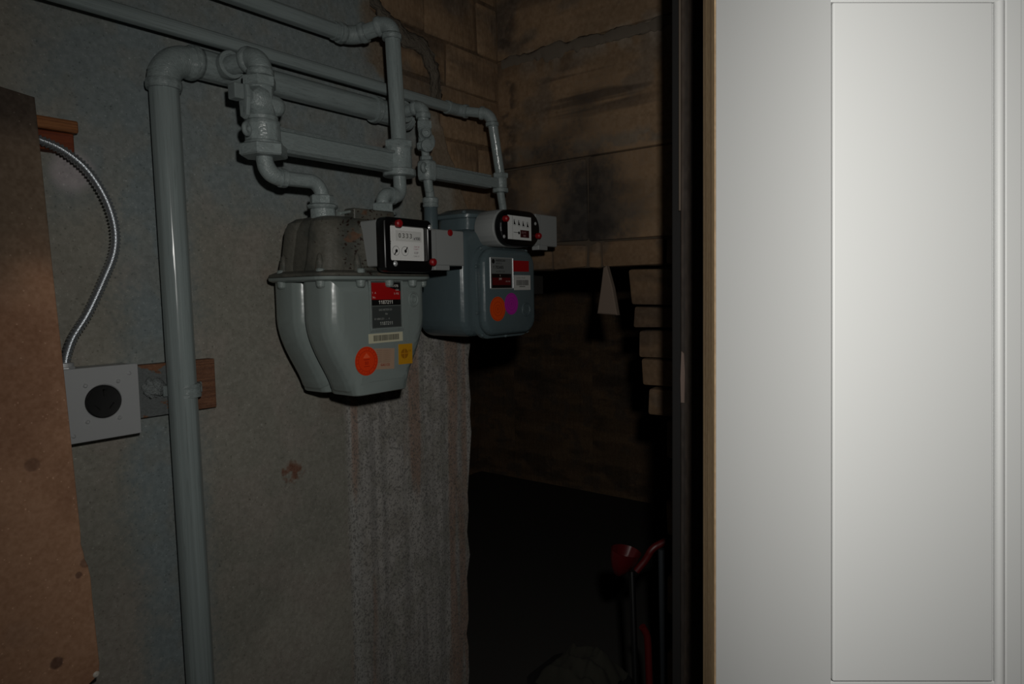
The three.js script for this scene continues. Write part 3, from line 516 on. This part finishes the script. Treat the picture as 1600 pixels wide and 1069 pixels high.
  part(d, 'dial_face', plate(0.911, 1.015, 1.513, 1.584, 0.2755, 0.001), printed(640, 440, (c, w, h) => {
    c.fillStyle = '#f6f6f3'; c.fillRect(0, 0, w, h); c.fillStyle = '#dededa'; c.fillRect(150, 60, 440, 130);
    c.fillStyle = '#4a4a48'; c.font = 'bold 78px ' + F; '0333'.split('').forEach((k, i) => { c.fillStyle = '#e6e6e2'; c.fillRect(196 + i * 62, 76, 48, 90); c.fillStyle = '#55544f'; c.fillText(k, 198 + i * 62, 148); });
    c.fillStyle = '#26262a'; c.font = 'bold 52px ' + F; c.fillText('x100', 452, 166); c.fillStyle = '#eeeeea'; c.beginPath(); c.ellipse(110, 130, 34, 66, 0, 0, 7); c.fill();
    c.fillStyle = '#141414'; c.fillRect(40, 196, 34, 10); c.fillRect(46, 222, 26, 10); c.strokeStyle = '#555'; c.lineWidth = 4;
    for (const [x, a] of [[150, 2.2], [300, -1.0]]) { c.beginPath(); c.arc(x, 310, 56, 0, 7); c.stroke(); c.save(); c.translate(x + 10, 310); c.rotate(a); c.fillStyle = '#101010'; c.beginPath(); c.arc(0, 0, 20, 0, 7); c.fill(); c.fillRect(0, -8, 62, 16); c.restore(); }
    c.fillStyle = '#a5586a'; c.font = '26px ' + F; c.fillText('TEMP 60', 450, 260); c.fillText('COMP F', 450, 290); c.fillStyle = '#77696f'; c.font = 'bold 40px ' + F; c.fillText('CCF', 456, 340); c.font = '24px ' + F; c.fillText('CUBIC FT', 446, 376);
  }), 'white dial with counter and two pointers');
  for (const [x, y, red] of [[0.931, 1.586, 1], [1.024, 1.513, 1], [1.020, 1.584, 0], [0.922, 1.508, 0]]) place(d, red ? 'red_seal' : 'cover_screw', red ? sealGeo.clone().scale(0.9, 0.9, 0.8) : screwGeo.clone().scale(1.3, 1.3, 1.6), red ? M.seal : M.steel, [x, y, 0.287], null, red ? 'red tamper seal' : undefined);
  part(d, 'clear_cover', bx(0.914, 1.012, 1.516, 1.581, 0.283, 0.2845, 0), M.clear);
  // remote reading box bolted to the dial
  const e = part(t, 'transmitter_box', [bx(1.026, 1.132, 1.507, 1.583, 0.240, 0.282, 0.004), bx(1.022, 1.044, 1.509, 1.581, 0.240, 0.2835, 0.003)], M.greyPlastic);
  part(e, 'seal_tab', bx(1.036, 1.082, 1.497, 1.508, 0.262, 0.284, 0.002), M.greyPlastic);
  place(e, 'red_plug', sealGeo.clone().scale(0.8, 0.8, 0.35), M.seal, [1.086, 1.577, 0.2815]);
}
function planarKeep(g) { g = g.index ? g.toNonIndexed() : g; const p = g.attributes.position, u = new Float32Array(p.count * 2); for (let i = 0; i < p.count; i++) { u[2 * i] = (p.getX(i) + p.getZ(i) - 0.82) / 0.48; u[2 * i + 1] = (p.getY(i) - 1.48 + 0.3 * p.getZ(i)) / 0.30; } g.setAttribute('uv', new THREE.BufferAttribute(u, 2)); return g; }

// ---------------------------------------------------------------- right gas meter
{
  const t = thing('gas_meter', 'rounded blue-grey gas meter in the corner with orange and purple round stickers', 'gas meter', [1.33, 1.34, 0.14]);
  part(t, 'rear_case', prism(roundRect(1.192, 1.462, 1.343, 1.600, 0.045), 0.158, 0.022, 0.064, 6, 12), M.meterBlue);
  part(t, 'upper_case', loft([[1.55, 1.236, 1.428, 0.085, 0.204, 0.034], [1.628, 1.238, 1.426, 0.088, 0.202, 0.034]]), M.meterBlue);
  const lid = part(t, 'lid', loft([[1.627, 1.228, 1.436, 0.078, 0.212, 0.036], [1.629, 1.226, 1.438, 0.076, 0.214, 0.038], [1.636, 1.226, 1.438, 0.076, 0.214, 0.038], [1.640, 1.232, 1.432, 0.082, 0.208, 0.036], [1.650, 1.25, 1.415, 0.10, 0.192, 0.03], [1.653, 1.27, 1.40, 0.115, 0.178, 0.025]]), M.meterBlue);
  for (const [x, z] of [[1.238, 0.10], [1.238, 0.19], [1.29, 0.208], [1.36, 0.208], [1.425, 0.2]]) place(lid, 'bolt', boltHead.clone().scale(0.7, 0.7, 0.7), M.meterBlue, [x, 1.638, z]);
  for (const x of [1.182, 1.460]) part(t, 'neck', [turned(V(x, 1.560, 0.135), V(x, 1.655, 0.135), [[0, 0], [0, 0.0155], [0.005, 0.0165], [0.09, 0.016], [0.095, 0.0145], [0.095, 0]], 24, 0.5), bx(Math.min(x, 1.33), Math.max(x, 1.33), 1.563, 1.592, 0.121, 0.149, 0.006)], M.meterBlue);
  part(t, 'cover_flange', prism(roundRect(1.226, 1.450, 1.336, 1.562, 0.046), 0.012, 0.003, 0.2175, 2, 12), M.meterBlue);
  part(t, 'front_cover', prism(roundRect(1.234, 1.442, 1.344, 1.554, 0.042), 0.029, 0.014, 0.224, 6, 12), M.meterBlue);
  for (const [x, y] of [[1.231, 1.51], [1.231, 1.40], [1.25, 1.553], [1.25, 1.346], [1.34, 1.5585], [1.34, 1.340], [1.43, 1.553], [1.446, 1.40], [1.446, 1.50], [1.43, 1.346]]) place(t, 'bolt', screwGeo.clone().scale(1.1, 1.1, 2), M.meterBlue, [x, y, 0.229]);
  const zf = 0.2533;
  part(t, 'badge', plate(1.256, 1.340, 1.456, 1.532, zf), printed(512, 470, (c, w, h) => {
    c.fillStyle = '#8d918f'; c.fillRect(0, 0, w, h); c.fillStyle = '#6c706f'; c.fillRect(14, 12, w - 28, h - 24); c.fillStyle = '#17191a'; c.beginPath(); c.arc(66, 60, 34, 0, 7); c.fill(); c.font = 'bold 44px ' + F; c.fillText('AMERICAN', 120, 62); c.font = '30px ' + F; c.fillText('METER CO', 128, 100); c.font = 'bold 60px ' + F; c.fillText('1 703485', 60, 168); c.font = '36px ' + F; c.fillText('AL-250  5 LB', 130, 220);
    c.fillStyle = '#150a0b'; c.fillRect(24, 242, w - 48, 210); c.fillStyle = '#5a0b10'; c.fillRect(40, 300, w - 80, 110); c.fillStyle = '#c9c4be'; c.font = 'bold 40px ' + F; c.fillText('1', 210, 284); c.fillText('250', 190, 332); c.font = '28px ' + F; c.fillText('CFH  PSI', 350, 366);
  }), 'grey number plate');
  for (const x of [1.2525, 1.3405]) part(t, 'badge_edge', bx(x, x + 0.003, 1.457, 1.532, 0.2525, 0.2558, 0.0014), M.steel);
  part(t, 'red_label', plate(1.346, 1.410, 1.499, 1.526, zf), std(0x9a0d14, 0.5), 'plain red label');
  part(t, 'barcode_label', plate(1.347, 1.416, 1.453, 1.490, zf), printed(420, 230, (c, w, h) => { c.fillStyle = '#b9b9b5'; c.fillRect(0, 0, w, h); c.fillStyle = '#55544f'; c.font = '30px ' + F; c.fillText('No 0021 7734 81', 60, 54); barcode(c, 60, 74, 310, 84, 991); c.fillRect(130, 172, 150, 10); }), 'white barcode label');
  const sticker = (bg, ink) => printed(384, 384, (c) => { c.fillStyle = bg; c.fillRect(0, 0, 384, 384); c.strokeStyle = ink; c.lineWidth = 8; for (const r of [176, 110, 60]) { c.beginPath(); c.arc(192, 192, r, 0, 7); c.stroke(); } c.fillStyle = ink; c.font = 'bold 70px ' + F; c.fillText('8', 172, 218); });
  part(t, 'orange_sticker', disc(0.0295, 1.281, 1.4085, zf), sticker('#d94a0c', '#b4360a'), 'round orange sticker');
  part(t, 'purple_sticker', disc(0.0268, 1.3345, 1.4195, zf + 0.0005), sticker('#b0259c', '#8f1a86'), 'round purple sticker');
  const rg = new THREE.TorusGeometry(0.016, 0.0025, 8, 28); part(t, 'emblem', [rg.translate(1.396, 1.404, 0.253), disc(0.0105, 1.396, 1.404, 0.253, 0.002)], M.meterBlue);
  // rounded dial
  const d = part(t, 'dial_box', prism(roundRect(1.246, 1.402, 1.557, 1.645, 0.0435), 0.060, 0.005, 0.212, 3, 14), M.greyPlastic);
  part(d, 'bezel', prism(roundRect(1.250, 1.408, 1.558, 1.644, 0.042), 0.022, 0.006, 0.270, 3, 14), M.black);
  part(d, 'dial_face', [plate(1.276, 1.368, 1.573, 1.629, 0.2926, 0.0012)], printed(620, 380, (c, w, h) => {
    c.fillStyle = '#dcdedc'; c.fillRect(0, 0, w, h); c.fillStyle = '#7a7c7b'; c.fillRect(112, 0, 6, h);
    for (let i = 0; i < 4; i++) { const x = 170 + i * 118, y = 110 + i * 8; c.strokeStyle = '#8f9290'; c.lineWidth = 4; c.beginPath(); c.arc(x, y, 50, 0, 7); c.stroke(); c.fillStyle = '#0c0c0d'; c.beginPath(); c.moveTo(x - 14, y - 62); c.lineTo(x + 28, y + 30); c.lineTo(x - 24, y + 30); c.fill(); }
    c.fillStyle = '#0c0c0d'; c.fillRect(140, 262, 150, 8); c.beginPath(); c.arc(284, 270, 24, 0, 7); c.fill(); c.fillStyle = '#3f0a10'; c.fillRect(320, 220, 240, 120); c.fillStyle = '#9c7a7c'; c.font = 'bold 46px ' + F; c.fillText('CU FT', 352, 274); c.fillText('100', 392, 326);
  }), 'white dial with four small pointers');
  for (const [x, y, red] of [[1.264, 1.619, 1], [1.394, 1.586, 1], [1.262, 1.578, 0], [1.388, 1.616, 0]]) place(d, red ? 'red_seal' : 'cover_screw', red ? sealGeo.clone().scale(0.85, 0.85, 1) : screwGeo, red ? M.seal : M.steel, [x, y, 0.2915], null, red ? 'red tamper seal' : undefined);
  const e = part(t, 'transmitter_box', [bx(1.404, 1.500, 1.563, 1.643, 0.242, 0.282, 0.004), bx(1.400, 1.424, 1.566, 1.640, 0.242, 0.2835, 0.003)], M.greyPlastic);
  part(e, 'seal_tab', bx(1.412, 1.452, 1.553, 1.565, 0.262, 0.284, 0.002), M.greyPlastic);
}

// ---------------------------------------------------------------- outlet box, conduit, timber pieces
const woodTex = (a, b, s, sx = 4, sy = 60) => tex(512, 256, (u, v) => { const g = fb(u * sx, v * sy, s, 4), k = fb(u * 40, v * 240, s + 5, 2); const c = mix3(a, b, ss(0.3, 0.7, g)); const d = (k - 0.5) * 26; return [c[0] + d, c[1] + d, c[2] + d]; });
const battenTex = tex(512, 384, (u, v) => {
  const g = fb(u * 3, v * 40, 501, 4); let c = mix3([100, 66, 47], [122, 83, 59], ss(0.3, 0.7, g));
  const p = fb(u * 7, v * 7, 511, 4); c = mix3(c, [96, 100, 100], ss(0.42, 0.52, p - 0.5 * ss(0.55, 0.85, u) + 0.14 * (1 - Math.abs(v - 0.5) * 2)));
  const d = (fb(u * 60, v * 60, 521, 2) - 0.5) * 24; return [c[0] + d, c[1] + d, c[2] + d];
});
{
  const t = thing('mounting_board', 'short brown board with grey paint splashes behind the tall pipe', 'board', [0.61, 1.236, 0.0]);
  part(t, 'board', planar(bx(0.534, 0.690, 1.236, 1.331, 0.0, 0.022, 0.002), 'x', 'y', 0.534, 1.236, 0.156, 0.095), std(0xffffff, 0.8, { map: battenTex }));
  const lump = new THREE.SphereGeometry(1, 28, 20), p = lump.attributes.position;
  for (let i = 0; i < p.count; i++) { const k = 1 + 0.9 * (fb(p.getX(i) * 3 + 5, p.getY(i) * 3 + p.getZ(i) * 2, 531, 3) - 0.5); p.setXYZ(i, p.getX(i) * 0.019 * k, p.getY(i) * 0.017 * k, Math.max(-0.3, p.getZ(i)) * 0.012 * k); }
  lump.computeVertexNormals(); lump.translate(0.572, 1.288, 0.022); part(t, 'paint_lump', lump, std(0x8a9090, 0.45, { bumpMap: paintBump, bumpScale: 0.004 }), 'clot of grey paint');
  const s = thing('pipe_strap', 'grey-painted strap holding the tall pipe to the short board', 'strap', [0.616, 1.268, 0.03]);
  part(s, 'strap', [turned(V(0.6162, 1.268, 0.05), V(0.6160, 1.292, 0.05), [[0, 0.024], [0, 0.0268], [0.005, 0.0272], [0.008, 0.0262], [0.016, 0.0262], [0.019, 0.0272], [0.024, 0.0266], [0.024, 0.024]], 32, 0.5)], M.casting);
  for (const k of [-1, 1]) part(s, 'foot', bx(0.616 + k * 0.024 - 0.006, 0.616 + k * 0.024 + 0.012 * (k > 0 ? 1.6 : 1), 1.270, 1.290, 0.0215, 0.030, 0.002), M.casting);
}
{
  const t = thing('outlet_box', 'square grey metal outlet box with a round black receptacle', 'outlet box', [0.47, 1.218, 0.0]);
  part(t, 'box', bx(0.413, 0.530, 1.219, 1.337, 0.0, 0.056, 0.003), M.cover);
  const pl = roundRect(0.4115, 0.5315, 1.2175, 1.3385, 0.003); const hp = new THREE.Path(); hp.absarc(0.4745, 1.280, 0.0283, 0, Math.PI * 2, true); pl.holes.push(hp);
  const cov = part(t, 'cover_plate', prism(pl, 0.003, 0.0008, 0.056, 1, 40), M.cover);
  const rec = part(t, 'receptacle', turned(V(0.4745, 1.280, 0.050), V(0.4745, 1.280, 0.0605), [[0, 0], [0, 0.0275], [0.0085, 0.0275], [0.0105, 0.0255], [0.0100, 0.0235], [0.0100, 0]], 40, 0.5), M.blackMatt);
  part(rec, 'slot', [bx(0.4735, 0.4755, 1.2895, 1.3005, 0.0595, 0.0607, 0), bx(0.4735, 0.4790, 1.2985, 1.3005, 0.0595, 0.0607, 0)], M.black);
  part(rec, 'slot', bx(-0.001, 0.001, -0.006, 0.006, 0, 0.0012, 0).rotateZ(0.7).translate(0.4635, 1.272, 0.0595), M.black);
  part(rec, 'slot', bx(-0.001, 0.001, -0.006, 0.006, 0, 0.0012, 0).rotateZ(-0.7).translate(0.4855, 1.272, 0.0595), M.black);
  for (const [x, y] of [[-0.0265, 0.0295], [0.0235, 0.0315], [-0.0265, -0.030], [0.0225, -0.0305]]) place(cov, 'screw', screwGeo.clone().scale(0.85, 0.85, 1.2), M.steel, [0.4745 + x, 1.280 + y, 0.059]);
  for (const [x, y] of [[0.042, 0.043], [-0.048, -0.050]]) place(cov, 'screw', screwGeo.clone().scale(0.8, 0.8, 0.8), M.cover, [0.4745 + x, 1.280 + y, 0.059]);
  part(t, 'conduit_connector', [rod(V(0.4305, 1.337, 0.032), V(0.4305, 1.347, 0.032), 0.0125), hex(V(0.4305, 1.337, 0.032), V(0.4305, 1.341, 0.032), 0.015, 8)], M.steel);
}
{
  const t = thing('flexible_conduit', 'curved ribbed steel conduit running up from the outlet box', 'conduit', [0.4305, 1.34, 0.032]);
  const c = new THREE.CatmullRomCurve3([[0.34, 1.70], [0.375, 1.704], [0.414, 1.698], [0.446, 1.686], [0.478, 1.660], [0.503, 1.617], [0.5145, 1.570], [0.511, 1.527], [0.491, 1.479], [0.465, 1.426], [0.443, 1.386], [0.431, 1.352], [0.4305, 1.338]].map(([x, y], i) => V(x, y, i < 10 ? 0.042 : 0.034)), false, 'catmullrom', 0.5);
  const N = 760, g = new THREE.TubeGeometry(c, N, 0.0073, 14), p = g.attributes.position, q = V();
  for (let j = 0; j <= N; j++) { c.getPointAt(j / N, q); const k = 1 + 0.17 * Math.sin(j / N * Math.PI * 2 * 84); for (let i = 0; i <= 14; i++) { const n = j * 15 + i; p.setXYZ(n, q.x + (p.getX(n) - q.x) * k, q.y + (p.getY(n) - q.y) * k, q.z + (p.getZ(n) - q.z) * k); } }
  g.computeVertexNormals(); part(t, 'armour', g, std(0xc2c6ca, 0.27, { metalness: 0.8 }));
}
{
  const t = thing('nailing_block', 'orange-brown wooden block set in the wall beside the large board', 'wood block', [0.42, 1.688, 0.0]);
  part(t, 'upper_strip', planar(bx(0.33, 0.4725, 1.7195, 1.739, 0.0, 0.034, 0.003), 'x', 'y', 0.33, 1.70, 0.3, 0.08), std(0xffffff, 0.75, { map: woodTex([122, 74, 38], [152, 98, 54], 541) }), 'lighter upper strip');
  part(t, 'lower_strip', planar(bx(0.33, 0.467, 1.688, 1.7185, 0.0, 0.028, 0.003), 'x', 'y', 0.33, 1.68, 0.3, 0.08), std(0xffffff, 0.75, { map: woodTex([110, 48, 22], [128, 60, 28], 551) }), 'darker lower strip');
}
const hardboardTex = tex(768, 1024, (u, v) => {
  const n = fb(u * 6, v * 8, 601, 4), f = fb(u * 150, v * 190, 611, 3), g = H(Math.floor(u * 380), Math.floor(v * 500), 6);
  let c = mix3([156, 115, 88], [180, 137, 107], ss(0.3, 0.7, n));
  const dmp = ss(0.0, 0.10, (v - 0.70) + 0.24 * (fb(u * 3, v * 6, 621, 4) - 0.5)); c = mix3(c, [104, 90, 74], 0.85 * dmp);
  c = mix3(c, [58, 48, 40], 0.8 * ss(0.62, 0.7, fb(u * 4 + 2, v * 10, 641, 4)) * ss(0.9, 0.97, v));
  const spot = (x, y, r, k) => { const d = Math.hypot(u * 0.73 - x, v * 0.96 - y) + 0.002 * (f - 0.5); c = mix3(c, [96, 68, 56], k * (1 - ss(r * 0.7, r, d))); };
  spot(0.668, 0.092, 0.0105, 0.75); spot(0.572, 0.075, 0.018, 0.4); spot(0.655, 0.405, 0.012, 0.4); spot(0.717, 0.235, 0.009, 0.5); spot(0.706, 0.218, 0.006, 0.6);
  c = mix3(c, [164, 130, 108], 0.35 * ss(0.60, 0.74, fb(u * 7 + 9, v * 12, 631, 4)) * (1 - dmp));
  const s = (f - 0.5) * 30 + (g > 0.996 ? 34 : 0); return [c[0] + s, c[1] + s, c[2] + s];
});
{
  const t = thing('hardboard_panel', 'large worn brown hardboard panel with a chipped right edge', 'board', [0.1, 0.80, 0.1]);
  const o = [[-0.3, 1.757], [0.345, 1.755], [0.391, 1.748], [0.394, 1.66], [0.400, 1.47], [0.405, 1.34], [0.4095, 1.20], [0.413, 1.085], [0.4125, 1.066], [0.4155, 1.050], [0.4165, 1.040], [0.4205, 1.028], [0.423, 1.008], [0.4235, 0.975], [0.4262, 0.900], [0.4275, 0.863], [0.4262, 0.852], [0.419, 0.842], [0.405, 0.834], [0.372, 0.822], [-0.3, 0.80]].reverse();
  const sh = new THREE.Shape(o.map(p => new THREE.Vector2(...p)));
  part(t, 'panel', planar(new THREE.ExtrudeGeometry(sh, { depth: 0.008, bevelEnabled: true, bevelThickness: 0.0015, bevelSize: 0.0015, bevelOffset: -0.0015, bevelSegments: 2 }).translate(0, 0, 0.0915), 'x', 'y', -0.3, 0.80, 0.73, 0.96), std(0xffffff, 0.8, { map: hardboardTex }));
  part(t, 'cleat', bx(0.0, 0.045, 0.0, 1.74, 0.001, 0.0905, 0.003), std(0x6f553e, 0.85));
  part(t, 'cleat', bx(0.27, 0.315, 0.0, 1.66, 0.001, 0.0905, 0.003), std(0x6f553e, 0.85));
  place(t, 'nail', screwGeo.clone().scale(1.15, 1.15, 1.2), std(0xd2ccc0, 0.5), [0.4215, 0.8485, 0.101], null, 'pale nail head');
}

// ---------------------------------------------------------------- dark post and the open white door
{
  const woodDark = std(0xffffff, 0.7, { map: woodTex([38, 32, 28], [58, 48, 40], 701, 60, 4) });  // one very dark wood tone for the whole post
  const t = thing('door_post', 'dark timber post between the brown wall and the white door', 'post', [1.12, 0, 0.87]);
  part(t, 'post', bx(1.052, 1.16, 0, 2.449, 0.818, 1.02, 0.004), woodDark);
  part(t, 'gap_shade_strip', bx(1.060, 1.10, 0, 2.449, 0.800, 0.819, 0.003), std(0x0d0b0a, 0.8));  // near-black strip paints in the shade of the gap beside the post
  part(t, 'edge_highlight', bx(1.0500, 1.0530, 1.575, 2.06, 0.8168, 0.8200, 0.0010), std(0x5a4e42, 0.7), 'pale painted highlight on the edge');  // pale strip paints in the highlight along the post edge
  part(t, 'splinter', prism([[0, 0], [0.006, 0.0], [0.007, 0.05], [0.005, 0.082], [0.001, 0.085], [-0.001, 0.04]], 0.004, 0.0008, 0, 1).rotateY(-Math.PI / 2).translate(1.0525, 1.262, 0.821), std(0x6a5a52, 0.8), 'pale bare sliver of wood');
}
{
  const t = structure('door_1', 'white painted panel door standing open with a bare wood edge');
  t.userData.local = true;
  t.position.copy(EYE).addScaledVector(BACK, -0.6).addScaledVector(UP, -1.385).addScaledVector(RIGHT, 0.32);
  t.quaternion.copy(VIEW);
  const O = (u0, u1, v0, v1, w0, w1, r = 0.001) => bx(u0 - 0.32, u1 - 0.32, v0 + 1.385, v1 + 1.385, w0, w1, r);
  part(t, 'stile', O(0.4343, 0.4487, -1.38, 0.60, -0.035, 0.0005, 0.0012), M.white);
  part(t, 'stile', O(0.4496, 0.56, -1.38, 0.60, -0.035, -0.008, 0.0012), M.white);
  part(t, 'rail', O(0.2812, 0.4343, 0.3005, 0.60, -0.035, -0.002, 0.001), M.white);
  part(t, 'rail', O(0.2812, 0.4343, -0.47, -0.3000, -0.035, -0.002, 0.001), M.white);
  part(t, 'rail', O(0.2812, 0.4343, -1.38, -1.20, -0.035, -0.002, 0.001), M.white);
  part(t, 'panel', O(0.2823, 0.4236, -0.2992, 0.2994, -0.030, 0.0004, 0.0018), M.white);
  part(t, 'panel', O(0.2819, 0.4236, -1.1995, -0.4705, -0.030, 0.0004, 0.0018), M.white);
  part(t, 'bead', [O(0.4236, 0.4343, -0.47, 0.3, -0.033, -0.004, 0), new THREE.CylinderGeometry(0.0042, 0.0042, 1.68, 20).translate(0.4300 - 0.32, -0.54 + 1.385, -0.002)], M.white);
}
{ // white strip by the door, angled as a jamb so it renders dimmer
  const t = structure('trim_1', 'white strip angled to dim it, with a bare wood edge, between the door and the closet');
  t.userData.local = true; t.position.copy(EYE).addScaledVector(BACK, -0.6).addScaledVector(UP, -1.385).addScaledVector(RIGHT, 0.32); t.quaternion.copy(VIEW);
  const slab = (pts, bev) => { const g = new THREE.ExtrudeGeometry(new THREE.Shape(pts.map(([u, w]) => new THREE.Vector2(u - 0.32, -w))), { depth: 1.98, bevelEnabled: bev > 0, bevelThickness: bev, bevelSize: bev, bevelOffset: -bev, bevelSegments: 2 }); return toCreasedNormals(g.rotateX(-Math.PI / 2).translate(0, 0.005, 0), 0.4); };
  part(t, 'angled_strip', slab([[0.2809, -0.0005], [0.2190, -0.131], [0.2190, -0.174], [0.2600, -0.174], [0.2809, -0.036]], 0.0008), M.white);
  const edgeTex = woodTex([140, 116, 86], [170, 144, 108], 711, 30, 3);
  part(t, 'edge_board', planar(slab([[0.2189, -0.1318], [0.2172, -0.1318], [0.2172, -0.1745], [0.2189, -0.1745]], 0), 'z', 'y', -0.18, 0, 0.08, 0.9), std(0xffffff, 0.75, { map: edgeTex }), 'bare wood edge');
}

// ---------------------------------------------------------------- clutter in the dark corner
{
  const red = std(0x4a0508, 0.45), t = thing('scoop', 'red plastic scoop with a dark hollow on a thin black pole', 'scoop', [1.235, 0, 0.66]);
  const prof = [[1e-5, -0.053], [0.004, -0.052], [0.016, -0.046], [0.030, -0.030], [0.042, -0.008], [0.047, 0.012], [0.0445, 0.0125], [0.038, -0.006], [0.026, -0.026], [0.012, -0.038], [1e-5, -0.04]].map(p => new THREE.Vector2(...p));
  const bowl = toCreasedNormals(new THREE.LatheGeometry(prof, 32), 0.7); bowl.scale(1, 1, 0.7); bowl.rotateX(0.25); bowl.rotateZ(-0.18); bowl.translate(1.392, 0.826, 0.532); part(t, 'bowl', bowl, red);
  part(t, 'grip', bentTube([V(1.405, 0.79, 0.555), V(1.420, 0.82, 0.575), V(1.425, 0.845, 0.585), V(1.452, 0.858, 0.608)], 0.0085, 0.02), red);
  part(t, 'pole', rod(V(1.396, 0.79, 0.548), V(1.235, 0, 0.66), 0.0075), M.black);
}
{
  const t = thing('plastic_pipe', 'thin grey upright pipe standing beside the red scoop', 'pipe', [1.46, 0, 0.60]);
  part(t, 'pipe', rod(V(1.452, 0, 0.612), V(1.446, 0.84, 0.600), 0.0085), std(0x2c3034, 0.5));
}
{
  const t = thing('storage_bin', 'black plastic bin with a rag on top in the dark corner', 'bin', [1.325, 0, 0.445]);
  part(t, 'body', loft([[0.002, 1.265, 1.385, 0.36, 0.53, 0.03], [0.50, 1.25, 1.40, 0.345, 0.545, 0.03], [0.505, 1.24, 1.41, 0.335, 0.555, 0.035], [0.525, 1.24, 1.41, 0.335, 0.555, 0.035], [0.527, 1.255, 1.395, 0.35, 0.54, 0.03]]), M.blackMatt);
  const g = new THREE.PlaneGeometry(0.15, 0.17, 36, 40).rotateX(-Math.PI / 2), p = g.attributes.position;
  for (let i = 0; i < p.count; i++) { const e = Math.max(Math.abs(p.getX(i)) / 0.075, Math.abs(p.getZ(i)) / 0.085); p.setY(i, 0.055 * (1 - e * e * e) * (0.4 + 1.1 * fb(p.getX(i) * 26, p.getZ(i) * 26, 801, 3)) + 0.006 * Math.sin(p.getX(i) * 160 + 6 * fb(p.getX(i) * 20, p.getZ(i) * 20, 5, 2))); }
  g.computeVertexNormals(); const q = thing('rag', 'crumpled dull olive rag lying in the black bin', 'rag', [1.325, 0.53, 0.45]);
  part(q, 'cloth', g.translate(1.325, 0.531, 0.45), new THREE.MeshStandardMaterial({ color: 0x23221a, roughness: 0.95, side: THREE.DoubleSide }));
}
{
  const t = thing('tool_handle', 'thin red stick standing upright beside the black bin', 'tool', [1.436, 0, 0.588]);
  part(t, 'handle', [rod(V(1.436, 0, 0.588), V(1.424, 0.612, 0.575), 0.0085), bentTube([V(1.424, 0.605, 0.575), V(1.422, 0.635, 0.574), V(1.412, 0.655, 0.566)], 0.0085, 0.012)].flat(), std(0x4e0a0a, 0.5));
}
renderer.render(scene, camera);
